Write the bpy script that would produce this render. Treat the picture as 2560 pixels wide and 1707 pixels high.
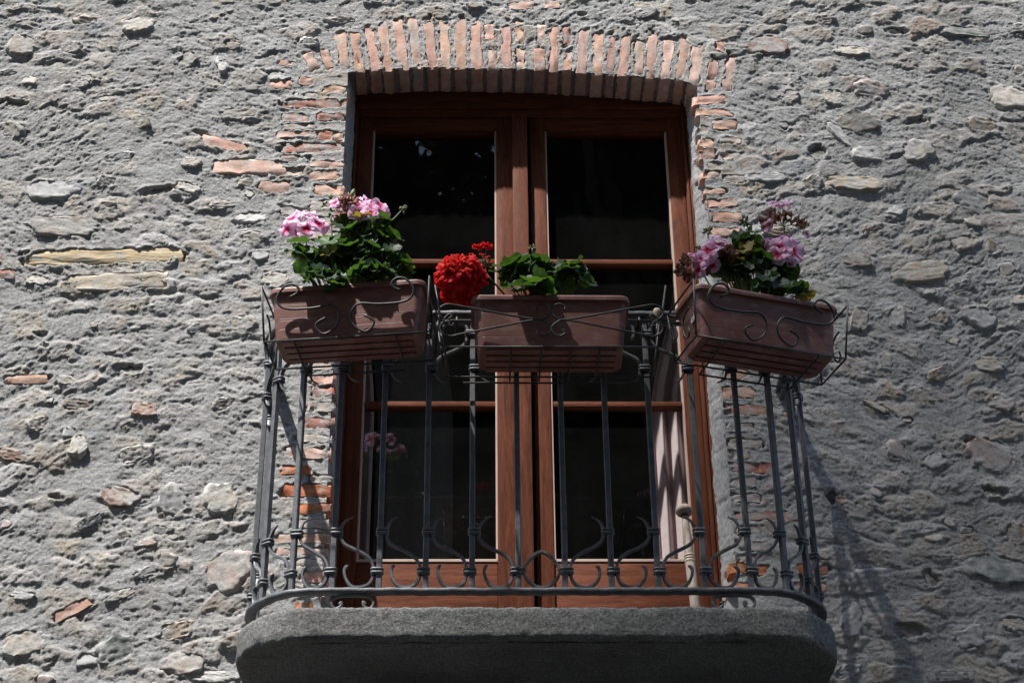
import bpy, bmesh, math, random
import numpy as np
from mathutils import Vector, Matrix

# ------------------------------------------------------------------ camera
scene = bpy.context.scene
for o in list(bpy.data.objects):
    bpy.data.objects.remove(o, do_unlink=True)
COL = scene.collection
W0, H0, FPX = 2560.0, 1707.0, 4427.0
CAM = np.array([-0.1489, -4.9486, -2.2721])
YAW, PITCH, ROLL = 0.0221, 0.5424, -0.0098
def _axes():
    cy, sy, cp, sp = math.cos(YAW), math.sin(YAW), math.cos(PITCH), math.sin(PITCH)
    f = np.array([sy*cp, cy*cp, sp]); r = np.array([cy, -sy, 0.0]); u = np.cross(r, f)
    c, s = math.cos(ROLL), math.sin(ROLL)
    return c*r + s*u, -s*r + c*u, f
RX, UX, FX = _axes()
def at(px, py, y=None, z=None):
    """point of the place seen at a photograph pixel, on the vertical plane y or the level z"""
    d = FX + RX*(px-W0/2)/FPX - UX*(py-H0/2)/FPX
    t = (y-CAM[1])/d[1] if y is not None else (z-CAM[2])/d[2]
    return CAM + t*d
cam_data = bpy.data.cameras.new('camera')
cam = bpy.data.objects.new('camera', cam_data); COL.objects.link(cam)
cam.matrix_world = Matrix(((RX[0], UX[0], -FX[0], CAM[0]), (RX[1], UX[1], -FX[1], CAM[1]),
                           (RX[2], UX[2], -FX[2], CAM[2]), (0, 0, 0, 1)))
cam_data.sensor_width = 36.0; cam_data.sensor_fit = 'HORIZONTAL'
cam_data.lens = FPX/W0*36.0
cam_data.clip_start = 0.05; cam_data.clip_end = 1000.0
scene.camera = cam

# ------------------------------------------------------------------ light
SUN = Vector((1.0, 1.0, -2.95)).normalized()
elev = math.asin(-SUN.z); azim = math.atan2(-SUN.x, -SUN.y)
world = bpy.data.worlds.new('World'); scene.world = world; world.use_nodes = True
wn = world.node_tree; wn.nodes.clear()
sky = wn.nodes.new('ShaderNodeTexSky'); sky.sky_type = 'NISHITA'; sky.sun_disc = False
sky.sun_elevation = elev; sky.sun_rotation = azim
bg = wn.nodes.new('ShaderNodeBackground'); bg.inputs['Strength'].default_value = 0.135
wo = wn.nodes.new('ShaderNodeOutputWorld')
wn.links.new(sky.outputs[0], bg.inputs[0]); wn.links.new(bg.outputs[0], wo.inputs[0])
sl = bpy.data.lights.new('sun', 'SUN'); sl.energy = 4.7; sl.angle = math.radians(0.8); sl.color = (1.0, 0.97, 0.93)
so = bpy.data.objects.new('sun', sl); COL.objects.link(so)
so.rotation_euler = SUN.to_track_quat('-Z', 'Y').to_euler(); so.location = (-6, -9, 20)
scene.view_settings.view_transform = 'Standard'; scene.view_settings.look = 'None'
scene.view_settings.exposure = 1.2; scene.view_settings.gamma = 1.0
scene.view_settings.use_curve_mapping = False

# ------------------------------------------------------------------ numpy noise
def _hash(ix, iy, seed):
    h = (ix.astype(np.int64)*374761393 + iy.astype(np.int64)*668265263 + seed*1274126177) & 0xFFFFFFFF
    h = ((h ^ (h >> 13))*1274126177) & 0xFFFFFFFF
    h = ((h ^ (h >> 16))*2246822519) & 0xFFFFFFFF
    return (h ^ (h >> 15)).astype(np.float64)/4294967295.0
def pn(x, y, seed=0):
    x = np.asarray(x, float); y = np.asarray(y, float)
    x0 = np.floor(x); y0 = np.floor(y); fx = x-x0; fy = y-y0
    u = fx*fx*fx*(fx*(fx*6-15)+10); v = fy*fy*fy*(fy*(fy*6-15)+10)
    def g(i, j):
        a = _hash(x0+i, y0+j, seed)*2*math.pi
        return np.cos(a)*(fx-i) + np.sin(a)*(fy-j)
    a = g(0, 0)*(1-u) + g(1, 0)*u; b = g(0, 1)*(1-u) + g(1, 1)*u
    return (a*(1-v) + b*v)*1.5
def fbm(x, y, octs, seed=0, gain=0.5):
    s = 0; a = 1.0
    for k in range(octs):
        s = s + a*pn(x*2**k, y*2**k, seed+k*17); a *= gain
    return s
def worley(x, y, seed):
    """distance to nearest and second nearest jittered point, and the id of the nearest"""
    x0 = np.floor(x); y0 = np.floor(y); f1 = np.full(x.shape, 9.0); f2 = f1.copy(); cid = np.zeros(x.shape); ox = np.zeros(x.shape); oy = np.zeros(x.shape)
    for i in (-1, 0, 1):
        for j in (-1, 0, 1):
            px = x0+i+.1+.8*_hash(x0+i, y0+j, seed); py = y0+j+.1+.8*_hash(x0+i, y0+j, seed+7); d = np.hypot(x-px, y-py)
            near = d < f1; f2 = np.where(near, f1, np.minimum(f2, d)); ox = np.where(near, x-px, ox); oy = np.where(near, y-py, oy)
            cid = np.where(near, _hash(x0+i, y0+j, seed+13), cid); f1 = np.where(near, d, f1)
    return f1, f2, cid, ox, oy
def sstep(a, b, x):
    t = np.clip((x-a)/(b-a), 0, 1); return t*t*(3-2*t)

# ------------------------------------------------------------------ object helpers
def setp(o, label=None, cat=None, group=None, kind=None):
    if label: o['label'] = label
    if cat: o['category'] = cat
    if group: o['group'] = group
    if kind: o['kind'] = kind
    return o
def thing(name, loc, label, cat, group=None):
    o = bpy.data.objects.new(name, None); COL.objects.link(o); o.location = Vector(loc)
    o.empty_display_size = 0.05
    return setp(o, label, cat, group)
def wpos(o):
    p = Vector(o.location)
    if o.parent: p = p + wpos(o.parent)
    return p
def mesh_obj(name, V, F, mats, parent=None, smooth=True, local=False, mi=None):
    """V in world coordinates (unless local); the mesh is stored relative to its parent"""
    me = bpy.data.meshes.new(name)
    V = np.asarray(V, float)
    if parent is not None and not local:
        V = V - np.array(wpos(parent))
    me.from_pydata(V.tolist(), [], F if isinstance(F, list) else F.tolist())
    for m in (mats if isinstance(mats, (list, tuple)) else [mats]):
        me.materials.append(m)
    if smooth: me.polygons.foreach_set('use_smooth', [True]*len(me.polygons))
    if mi is not None: me.polygons.foreach_set('material_index', mi)
    me.update()
    o = bpy.data.objects.new(name, me); COL.objects.link(o)
    if parent is not None: o.parent = parent
    return o
class MB:
    def __init__(s): s.v = []; s.f = []
    def add(s, V, F):
        n = len(s.v); s.v.extend([tuple(p) for p in V]); s.f.extend([tuple(i+n for i in f) for f in F]); return s
    def box(s, x0, x1, y0, y1, z0, z1, b=0.0):
        if b <= 0:
            V = [(x, y, z) for x in (x0, x1) for y in (y0, y1) for z in (z0, z1)]
            F = [(0, 1, 3, 2), (4, 6, 7, 5), (0, 4, 5, 1), (2, 3, 7, 6), (0, 2, 6, 4), (1, 5, 7, 3)]
            return s.add(V, F)
        bm = bmesh.new(); bmesh.ops.create_cube(bm, size=1)
        bmesh.ops.transform(bm, matrix=Matrix.Translation(((x0+x1)/2, (y0+y1)/2, (z0+z1)/2)) @ Matrix.Diagonal((x1-x0, y1-y0, z1-z0, 1)), verts=bm.verts)
        bmesh.ops.bevel(bm, geom=bm.edges[:], offset=b, segments=2, affect='EDGES', profile=0.6)
        bm.verts.index_update()
        s.add([v.co[:] for v in bm.verts], [[v.index for v in f.verts] for f in bm.faces]); bm.free(); return s
    def build(s, name, mats, parent=None, smooth=False):
        return mesh_obj(name, s.v, s.f, mats, parent, smooth)
def autosmooth(o, ang=40):
    o.data.polygons.foreach_set('use_smooth', [True]*len(o.data.polygons))
    bm = bmesh.new(); bm.from_mesh(o.data); lim = math.radians(ang)
    for e in bm.edges:
        if len(e.link_faces) == 2 and e.calc_face_angle(0) > lim: e.smooth = False
    bm.to_mesh(o.data); bm.free()
def crom(P, n=6):
    P = [np.array(p, float) for p in P]; Q = [2*P[0]-P[1]] + P + [2*P[-1]-P[-2]]; out = []
    for i in range(1, len(Q)-2):
        for k in range(n):
            t = k/n; a, b, c, d = Q[i-1], Q[i], Q[i+1], Q[i+2]
            out.append(0.5*((2*b) + (c-a)*t + (2*a-5*b+4*c-d)*t*t + (3*b-a-3*c+d)*t**3))
    out.append(P[-1]); return np.array(out)
def tube(P, r, sides=8, side_dir=None, aspect=1.0, square=False):
    """swept tube; with side_dir a strip whose section is r thick and r*aspect deep along side_dir"""
    P = np.asarray(P, float); n = len(P)
    r = np.full(n, r) if np.isscalar(r) else np.asarray(r, float)
    T = np.gradient(P, axis=0); T /= np.linalg.norm(T, axis=1)[:, None]+1e-12
    V = []; N = None
    ang = np.linspace(0, 2*math.pi, sides, endpoint=False)
    if square: ang = ang + math.pi/sides
    for i in range(n):
        if side_dir is not None:
            B = np.array(side_dir, float); B = B - T[i]*B.dot(T[i]); B /= np.linalg.norm(B)+1e-12
            N = np.cross(B, T[i])
        else:
            if N is None:
                a = np.array([0, 0, 1.0]) if abs(T[i][2]) < .9 else np.array([1.0, 0, 0])
                N = np.cross(T[i], a)
            N = N - T[i]*N.dot(T[i]); N /= np.linalg.norm(N)+1e-12
            B = np.cross(T[i], N)
        c, s = np.cos(ang), np.sin(ang)
        if square:
            c = np.sign(c)*np.abs(c)**.45; s = np.sign(s)*np.abs(s)**.45
        for k in range(sides):
            V.append(P[i] + r[i]*(N*c[k] + B*s[k]*aspect))
    F = []
    for i in range(n-1):
        for k in range(sides):
            a = i*sides+k; b = i*sides+(k+1) % sides
            F.append((a, b, b+sides, a+sides))
    F.append(tuple(range(sides))[::-1]); F.append(tuple(range((n-1)*sides, n*sides)))
    return V, F
def lathe(prof, origin, axis, segs=20):
    """prof: list of (distance along axis, radius)"""
    ax = np.array(axis, float); ax /= np.linalg.norm(ax)
    a = np.array([1.0, 0, 0]) if abs(ax[0]) < .8 else np.array([0, 1.0, 0])
    n = np.cross(ax, a); n /= np.linalg.norm(n); b = np.cross(ax, n); V = []; F = []
    for (t, r) in prof:
        for k in range(segs):
            q = 2*math.pi*k/segs
            V.append(np.array(origin)+ax*t+(n*math.cos(q)+b*math.sin(q))*r)
    for i in range(len(prof)-1):
        for k in range(segs):
            F.append((i*segs+k, i*segs+(k+1) % segs, (i+1)*segs+(k+1) % segs, (i+1)*segs+k))
    F.append(tuple(range(segs))[::-1]); F.append(tuple(range((len(prof)-1)*segs, len(prof)*segs)))
    return V, F

# ------------------------------------------------------------------ materials
def nodes(name):
    m = bpy.data.materials.new(name); m.use_nodes = True; nt = m.node_tree; nt.nodes.clear()
    out = nt.nodes.new('ShaderNodeOutputMaterial'); p = nt.nodes.new('ShaderNodeBsdfPrincipled')
    nt.links.new(p.outputs[0], out.inputs[0]); return m, nt, p, out
def N(nt, typ, **kw):
    n = nt.nodes.new('ShaderNode'+typ)
    for k, v in kw.items():
        if k in n.inputs: n.inputs[k].default_value = v
        else: setattr(n, k, v)
    return n
def ramp(nt, src, stops):
    r = nt.nodes.new('ShaderNodeValToRGB'); e = r.color_ramp.elements
    while len(e) < len(stops): e.new(0.5)
    for i, (p, c) in enumerate(stops):
        e[i].position = p; e[i].color = (c[0], c[1], c[2], 1)
    nt.links.new(src, r.inputs[0]); return r.outputs[0]
def mixc(nt, fac, a, b, mode='MIX'):
    m = nt.nodes.new('ShaderNodeMix'); m.data_type = 'RGBA'; m.blend_type = mode
    for sock, val in ((m.inputs[0], fac), (m.inputs[6], a), (m.inputs[7], b)):
        if isinstance(val, bpy.types.NodeSocket): nt.links.new(val, sock)
        elif isinstance(val, (tuple, list)): sock.default_value = (val[0], val[1], val[2], 1)
        else: sock.default_value = val
    return m.outputs[2]
def coords(nt, scale=(1, 1, 1), kind='Object'):
    tc = nt.nodes.new('ShaderNodeTexCoord'); mp = nt.nodes.new('ShaderNodeMapping')
    mp.inputs['Scale'].default_value = scale; nt.links.new(tc.outputs[kind], mp.inputs[0]); return mp.outputs[0]
def noise(nt, vec, scale, detail=6, rough=0.6, dist=0.0):
    n = N(nt, 'TexNoise'); n.inputs['Scale'].default_value = scale; n.inputs['Detail'].default_value = detail
    n.inputs['Roughness'].default_value = rough; n.inputs['Distortion'].default_value = dist
    nt.links.new(vec, n.inputs['Vector']); return n.outputs[0]
def bump(nt, h, p, strength, dist):
    b = N(nt, 'Bump'); b.inputs['Strength'].default_value = strength; b.inputs['Distance'].default_value = dist
    nt.links.new(h, b.inputs['Height']); nt.links.new(b.outputs[0], p.inputs['Normal']); return b
def randsh(nt, col, amt=0.25):
    """per object value / hue change"""
    oi = nt.nodes.new('ShaderNodeObjectInfo'); hs = nt.nodes.new('ShaderNodeHueSaturation')
    mr = N(nt, 'MapRange'); mr.inputs[3].default_value = 1-amt; mr.inputs[4].default_value = 1+amt
    hu = N(nt, 'MapRange'); hu.inputs[3].default_value = .5-amt*.05; hu.inputs[4].default_value = .5+amt*.05
    fr_ = N(nt, 'Math', operation='FRACT'); mu = N(nt, 'Math', operation='MULTIPLY'); mu.inputs[1].default_value = 7.3; nt.links.new(oi.outputs['Random'], mu.inputs[0]); nt.links.new(mu.outputs[0], fr_.inputs[0]); nt.links.new(fr_.outputs[0], hu.inputs[0]); nt.links.new(hu.outputs[0], hs.inputs['Hue'])
    nt.links.new(oi.outputs['Random'], mr.inputs[0]); nt.links.new(mr.outputs[0], hs.inputs['Value'])
    nt.links.new(col, hs.inputs['Color']); return hs.outputs[0]
def simple(name, c1, c2, scale=30, rough=0.7, bs=0.3, bd=0.002, bscale=None, metal=0.0, rnd=0.0, spec=0.4, stretch=(1, 1, 1), smear=0.0):
    m, nt, p, out = nodes(name); v = coords(nt, stretch)
    col = ramp(nt, noise(nt, v, scale), [(0.32, c1), (0.68, c2)])
    if rnd: col = randsh(nt, col, rnd)
    if smear:          # mortar left on the face of the piece
        sm = ramp(nt, noise(nt, coords(nt), 17, 7, .68), [(0.60-smear*.5, (0, 0, 0)), (0.74-smear*.4, (.92, .92, .92))])
        gr = ramp(nt, noise(nt, coords(nt), 120, 3, .6), [(.3, (.28, .275, .26)), (.7, (.47, .46, .44))])
        col = mixc(nt, sm, col, gr)
    nt.links.new(col, p.inputs['Base Color']); p.inputs['Roughness'].default_value = rough
    p.inputs['Metallic'].default_value = metal; p.inputs['Specular IOR Level'].default_value = spec
    if bs: bump(nt, noise(nt, v, bscale or scale*3, 5, .65), p, bs, bd)
    return m
def mortar_mat():
    m, nt, p, out = nodes('mortar'); v = coords(nt)
    a = noise(nt, v, 3.0, 8, .62, .6)
    col = ramp(nt, a, [(0.30, (.30, .297, .287)), (0.47, (.395, .394, .388)), (0.62, (.445, .445, .442)), (0.78, (.52, .52, .518))])
    warm = ramp(nt, noise(nt, v, 1.7, 6, .65), [(0.48, (0, 0, 0)), (0.72, (.7, .7, .7))])
    col = mixc(nt, warm, col, (.35, .315, .268))
    ba = N(nt, 'Attribute'); ba.attribute_name = 'buried'
    tint = ramp(nt, ba.outputs['Fac'], [(0.0, (.38, .38, .375)), (0.45, (.40, .395, .385)), (0.52, (.48, .415, .33)), (0.60, (.36, .37, .385)), (0.70, (.53, .49, .44)), (0.80, (.36, .31, .255)), (0.90, (.50, .50, .50)), (1.0, (.43, .335, .27))])
    tf = ramp(nt, noise(nt, v, 12, 6, .7), [(0.36, (0, 0, 0)), (0.56, (.9, .9, .9))])
    col = mixc(nt, tf, col, tint)
    lime = ramp(nt, noise(nt, coords(nt, (1, 1, 2.2)), 8, 7, .7), [(0.56, (0, 0, 0)), (0.70, (.6, .6, .6))])
    col = mixc(nt, lime, col, (.60, .60, .61))
    dirt = ramp(nt, noise(nt, coords(nt, (1, 1, 1.7)), 15, 8, .72), [(0.55, (0, 0, 0)), (0.72, (.6, .6, .6))])
    col = mixc(nt, dirt, col, (.20, .185, .16))
    grain = ramp(nt, noise(nt, v, 100, 6, .8), [(0.30, (.50, .49, .47)), (0.50, (1, 1, 1)), (0.72, (1.28, 1.28, 1.28))])
    col = mixc(nt, 1.0, col, grain, 'MULTIPLY')
    nt.links.new(col, p.inputs['Base Color']); p.inputs['Roughness'].default_value = .95
    p.inputs['Specular IOR Level'].default_value = .15
    h1 = noise(nt, v, 110, 9, .8)
    bump(nt, h1, p, 1.0, .009)
    return m
MAT = {}
MAT['mortar'] = mortar_mat()
MAT['brick_pale'] = simple('brick_pale', (.50, .325, .26), (.64, .49, .415), 22, .9, .6, .003, 90, rnd=.16, spec=.2, smear=.19)
MAT['brick_pink'] = simple('brick_pink', (.46, .25, .185), (.60, .42, .335), 24, .9, .6, .003, 90, rnd=.18, spec=.2, smear=.19)
MAT['brick_smeared'] = simple('brick_smeared', (.44, .28, .21), (.56, .44, .37), 24, .9, .6, .003, 90, rnd=.15, spec=.2, smear=.55)
MAT['brick_dusty'] = simple('brick_dusty', (.43, .22, .17), (.60, .45, .38), 14, .9, .6, .003, 90, rnd=.2, spec=.2, smear=.14)
MAT['brick_red'] = simple('brick_red', (.36, .125, .08), (.47, .22, .15), 30, .9, .6, .003, 90, rnd=.18, spec=.2, smear=.4)
MAT['brick_orange'] = simple('brick_orange', (.37, .115, .048), (.50, .215, .105), 26, .9, .7, .003, 80, rnd=.1, spec=.2, smear=.2)
MAT['stone_cream'] = simple('stone_cream', (0.419, 0.368, 0.303), (0.580, 0.537, 0.472), 26, .9, .7, .003, 80, rnd=.15, spec=.2, smear=.4)
MAT['stone_white'] = simple('stone_white', (0.494, 0.480, 0.466), (0.634, 0.620, 0.606), 26, .9, .5, .003, 80, rnd=.1, spec=.2, smear=.4)
MAT['stone_tan'] = simple('stone_tan', (0.237, 0.205, 0.169), (0.384, 0.344, 0.297), 26, .9, .7, .003, 80, rnd=.2, spec=.2, smear=.4)
MAT['stone_ochre'] = simple('stone_ochre', (0.329, 0.250, 0.171), (0.484, 0.398, 0.293), 30, .9, .7, .003, 80, rnd=.12, spec=.2, smear=.4)
MAT['stone_yellow'] = simple('stone_yellow', (.45, .345, .20), (.58, .485, .335), 20, .9, .8, .004, 60, rnd=.05, spec=.2, stretch=(.5, 1, 1.6), smear=.2)
MAT['stone_beige'] = simple('stone_beige', (.42, .35, .26), (.55, .49, .41), 22, .9, .8, .004, 60, rnd=.05, spec=.2, smear=.25)
MAT['stone_grey'] = simple('stone_grey', (0.240, 0.240, 0.244), (0.380, 0.380, 0.384), 24, .85, .5, .003, 80, rnd=.18, spec=.25, smear=.4)
MAT['dark_stone_hollow'] = simple('dark_stone_hollow', (0.082, 0.075, 0.068), (0.174, 0.160, 0.142), 30, .9, .8, .004, 80, rnd=.2, spec=.2, smear=.4)  # near-black also paints shaded hollows and cracks in the mortar as stones
MAT['stone_green'] = simple('stone_green', (0.124, 0.146, 0.135), (0.234, 0.259, 0.241), 30, .8, .4, .002, 90, rnd=.15, spec=.25, smear=.4)
MAT['stone_rust'] = simple('stone_rust', (0.197, 0.122, 0.096), (0.347, 0.242, 0.196), 34, .9, .7, .003, 80, rnd=.15, spec=.2, smear=.4)
MAT['stone_pink'] = simple('stone_pink', (0.372, 0.278, 0.250), (0.513, 0.427, 0.391), 30, .9, .6, .003, 80, rnd=.12, spec=.2, smear=.4)
MAT['granite'] = None
def granite():
    m, nt, p, out = nodes('granite'); v = coords(nt)
    c = ramp(nt, noise(nt, v, 130, 4, .75), [(0.30, (.05, .05, .05)), (0.5, (.145, .145, .143)), (0.7, (.28, .28, .27))])
    big = ramp(nt, noise(nt, v, 4, 5, .6), [(0.3, (.68, .67, .64)), (0.7, (1.12, 1.12, 1.12))])
    c = mixc(nt, 1.0, c, big, 'MULTIPLY')
    st = ramp(nt, noise(nt, coords(nt, (14, 14, 1.2)), 1.6, 5, .6), [(0.52, (0, 0, 0)), (0.75, (.5, .5, .5))])
    c = mixc(nt, st, c, (.075, .075, .065))
    li = ramp(nt, noise(nt, v, 22, 7, .7), [(0.60, (0, 0, 0)), (0.70, (.45, .45, .45))])
    c = mixc(nt, li, c, (.27, .265, .22))
    nt.links.new(c, p.inputs['Base Color']); p.inputs['Roughness'].default_value = .85; p.inputs['Specular IOR Level'].default_value = .25
    bump(nt, noise(nt, v, 110, 6, .75), p, 1.0, .005); return m
MAT['granite'] = granite()
MAT['iron'] = simple('iron', (.065, .068, .075), (.125, .13, .14), 40, .5, .5, .0016, 130, metal=0, spec=.45)
MAT['wire'] = simple('wire', (.018, .017, .016), (.05, .045, .04), 60, .5, .4, .0008, 300, metal=.2, spec=.5)
def wood(name, stretch):
    m, nt, p, out = nodes(name); v = coords(nt, stretch)
    a = noise(nt, v, 5.0, 8, .62, 1.2)
    c = ramp(nt, a, [(0.28, (.058, .018, .010)), (0.45, (.112, .036, .019)), (0.6, (.150, .050, .026)), (0.75, (.19, .067, .036))])
    f = ramp(nt, noise(nt, v, 40, 3, .6), [(0.35, (.72, .70, .68)), (0.6, (1.05, 1.05, 1.05))])
    c = mixc(nt, .8, c, f, 'MULTIPLY')
    nt.links.new(c, p.inputs['Base Color']); p.inputs['Roughness'].default_value = .58; p.inputs['Specular IOR Level'].default_value = .08
    bump(nt, noise(nt, v, 40, 3, .6), p, .25, .001); return m
MAT['wood_v'] = wood('wood_upright', (9, 9, .9))
MAT['wood_h'] = wood('wood_level', (.9, 9, 9))
MAT['wood_old'] = simple('weathered_wood', (.19, .145, .115), (.40, .33, .28), 18, .75, .5, .002, 60, spec=.3, stretch=(4, 4, 1))
MAT['bead'] = simple('pane_bead', (.42, .30, .25), (.50, .37, .31), 20, .5, .1, .001)
MAT['dark_paint'] = simple('dark_paint', (.03, .02, .015), (.05, .035, .025), 20, .6, .1, .001)
def glass_mat():
    m = bpy.data.materials.new('window_glass'); m.use_nodes = True; nt = m.node_tree; nt.nodes.clear()
    out = N(nt, 'OutputMaterial'); t = N(nt, 'BsdfTransparent'); t.inputs[0].default_value = (.86, .89, .88, 1)
    g = N(nt, 'BsdfGlossy'); g.inputs['Roughness'].default_value = .012; g.inputs['Color'].default_value = (1, 1, 1, 1)
    lw_ = N(nt, 'LayerWeight'); lw_.inputs['Blend'].default_value = .5; mx = N(nt, 'MixShader')
    pw = N(nt, 'Math', operation='POWER'); pw.inputs[1].default_value = 5.0; nt.links.new(lw_.outputs['Facing'], pw.inputs[0])
    fr = N(nt, 'Math', operation='MULTIPLY_ADD'); fr.inputs[1].default_value = .957; fr.inputs[2].default_value = .043; nt.links.new(pw.outputs[0], fr.inputs[0])
    v = coords(nt); b = N(nt, 'Bump'); b.inputs['Strength'].default_value = .06; b.inputs['Distance'].default_value = .01
    nt.links.new(noise(nt, v, 5, 1, .4), b.inputs['Height']); nt.links.new(b.outputs[0], g.inputs['Normal'])
    nt.links.new(fr.outputs[0], mx.inputs[0]); nt.links.new(t.outputs[0], mx.inputs[1]); nt.links.new(g.outputs[0], mx.inputs[2])
    df = N(nt, 'BsdfDiffuse'); df.inputs[0].default_value = (.42, .42, .41, 1); m2 = N(nt, 'MixShader')
    du = ramp(nt, noise(nt, v, 3.5, 7, .7), [(0.3, (.003, .003, .003)), (0.75, (.014, .014, .014))])   # dust on the pane
    nt.links.new(du, m2.inputs[0]); nt.links.new(mx.outputs[0], m2.inputs[1]); nt.links.new(df.outputs[0], m2.inputs[2])
    nt.links.new(m2.outputs[0], out.inputs[0]); return m
MAT['glass'] = glass_mat()
MAT['curtain'] = simple('curtain', (.62, .49, .50), (.68, .55, .56), 40, .9, .3, .001, 300, spec=.1)
MAT['grey_sheet'] = simple('grey_sheet', (.07, .075, .08), (.09, .095, .10), 40, .9, .3, .001, 300, spec=.1)
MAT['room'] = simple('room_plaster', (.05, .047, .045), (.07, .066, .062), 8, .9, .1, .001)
MAT['plastic'] = None
def plastic():
    m, nt, p, out = nodes('terracotta_plastic'); v = coords(nt)
    c = ramp(nt, noise(nt, v, 9, 6, .65), [(0.3, (.155, .060, .046)), (0.7, (.215, .090, .071))])
    dust = ramp(nt, noise(nt, coords(nt, (1, 1, 3)), 14, 6, .7), [(0.50, (0, 0, 0)), (0.74, (.55, .55, .55))])
    c = mixc(nt, dust, c, (.37, .27, .23))
    dk = ramp(nt, noise(nt, v, 26, 7, .7), [(0.54, (0, 0, 0)), (0.70, (.55, .55, .55))])
    c = mixc(nt, dk, c, (.10, .05, .04))
    nt.links.new(c, p.inputs['Base Color']); p.inputs['Roughness'].default_value = .5; p.inputs['Specular IOR Level'].default_value = .4
    bump(nt, noise(nt, v, 70, 4, .6), p, .15, .001); return m
MAT['plastic'] = plastic()
MAT['plastic_dark'] = simple('slot_dark', (.05, .022, .017), (.07, .03, .024), 20, .7, .1, .001)
MAT['soil'] = simple('soil', (.02, .014, .01), (.05, .035, .025), 60, .95, .8, .006, 120, spec=.1)
MAT['sticker'] = simple('sticker_paper', (.62, .62, .62), (.70, .70, .70), 40, .6, .05, .001)
MAT['ink'] = simple('ink', (.03, .03, .03), (.05, .05, .05), 40, .7, .05, .001)
def leafy(name, c1, c2, trans, scale=40, rough=.5, tmix=.35, rnd=.25):
    m = bpy.data.materials.new(name); m.use_nodes = True; nt = m.node_tree; nt.nodes.clear()
    out = N(nt, 'OutputMaterial'); p = N(nt, 'BsdfPrincipled'); t = N(nt, 'BsdfTranslucent'); mx = N(nt, 'MixShader')
    v = coords(nt); c = randsh(nt, ramp(nt, noise(nt, v, scale, 5, .6), [(0.3, c1), (0.7, c2)]), rnd)
    nt.links.new(c, p.inputs['Base Color']); p.inputs['Roughness'].default_value = rough; p.inputs['Specular IOR Level'].default_value = .35
    t.inputs[0].default_value = (*trans, 1); mx.inputs[0].default_value = tmix
    nt.links.new(p.outputs[0], mx.inputs[1]); nt.links.new(t.outputs[0], mx.inputs[2]); nt.links.new(mx.outputs[0], out.inputs[0])
    bump(nt, noise(nt, v, 160, 3, .6), p, .3, .001); return m
MAT['leaf'] = leafy('geranium_leaf', (.016, .041, .017), (.034, .070, .029), (.07, .15, .015), rnd=.35)
MAT['leaf_old'] = leafy('old_leaf', (.12, .10, .02), (.22, .17, .04), (.3, .25, .03), rnd=.2)
MAT['leaf_young'] = leafy('young_leaf', (.035, .085, .018), (.065, .13, .03), (.14, .28, .02), rnd=.2)
MAT['stem'] = leafy('stem', (.09, .13, .045), (.16, .20, .08), (.2, .26, .08), tmix=.1, rnd=.1)
MAT['bud'] = leafy('bud', (.12, .17, .05), (.24, .27, .11), (.2, .26, .08), tmix=.15, rnd=.2)
MAT['dry'] = leafy('dry_petal', (.13, .055, .03), (.28, .14, .085), (.3, .14, .08), tmix=.2, rnd=.25)
MAT['tree_leaf'] = leafy('tree_leaf', (.018, .042, .012), (.038, .075, .022), (.06, .12, .02), rough=.6, tmix=.14, rnd=.0)
MAT['bark'] = simple('bark', (.05, .038, .028), (.12, .095, .07), 12, .95, .9, .02, 30, spec=.1, stretch=(3, 3, .6))
def petal(name, edge, mid, core, lo, hi):
    m = bpy.data.materials.new(name); m.use_nodes = True; nt = m.node_tree; nt.nodes.clear()
    out = N(nt, 'OutputMaterial'); p = N(nt, 'BsdfPrincipled'); t = N(nt, 'BsdfTranslucent'); mx = N(nt, 'MixShader')
    a = N(nt, 'Attribute'); a.attribute_name = 'rad'
    v = coords(nt); nz = noise(nt, v, 120, 3, .6)
    ad = N(nt, 'Math', operation='MULTIPLY_ADD'); nt.links.new(nz, ad.inputs[0]); ad.inputs[1].default_value = .22
    nt.links.new(a.outputs['Fac'], ad.inputs[2])
    c = ramp(nt, ad.outputs[0], [(lo, core), (hi, mid), (min(.98, hi+.16), edge)])
    c = randsh(nt, c, .12)
    nt.links.new(c, p.inputs['Base Color']); p.inputs['Roughness'].default_value = .6; p.inputs['Specular IOR Level'].default_value = .2
    nt.links.new(c, t.inputs[0]); mx.inputs[0].default_value = .42
    nt.links.new(p.outputs[0], mx.inputs[1]); nt.links.new(t.outputs[0], mx.inputs[2]); nt.links.new(mx.outputs[0], out.inputs[0])
    return m
MAT['petal_pink'] = petal('pink_petal', (.90, .62, .80), (.82, .33, .56), (.55, .015, .10), .36, .50)
MAT['petal_red'] = petal('red_petal', (.76, .022, .020), (.64, .012, .012), (.44, .004, .006), .3, .6)
MAT['cream'] = simple('cream_plastic', (.42, .35, .25), (.52, .45, .33), 30, .5, .1, .001)
MAT['asphalt'] = simple('asphalt', (.03, .03, .031), (.05, .05, .05), 40, .9, .5, .004, 200, spec=.2)

# ================================================================== SETTING
GZ = -3.87
mesh_obj('ground', [(-150, -150, GZ), (150, -150, GZ), (150, 150, GZ), (-150, 150, GZ)], [(0, 1, 2, 3)], MAT['asphalt'], smooth=False)['kind'] = 'structure'

XL, XR, ZF = -0.618, 0.634, -0.415       # door opening sides and floor level
_ar = np.array([at(px, py, y=0)[[0, 2]] for px, py in ((866, 184), (915, 176), (1043, 171), (1150, 171), (1250, 173),
      (1350, 175), (1438, 180), (1566, 190), (1694, 201), (1737, 212))])
def zarch(x): return np.interp(x, _ar[:, 0], _ar[:, 1])

WALL = thing('house_wall', (0, 0, GZ), 'rough grey mortared rubble stone house wall with a brick arched opening', 'wall')
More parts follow.
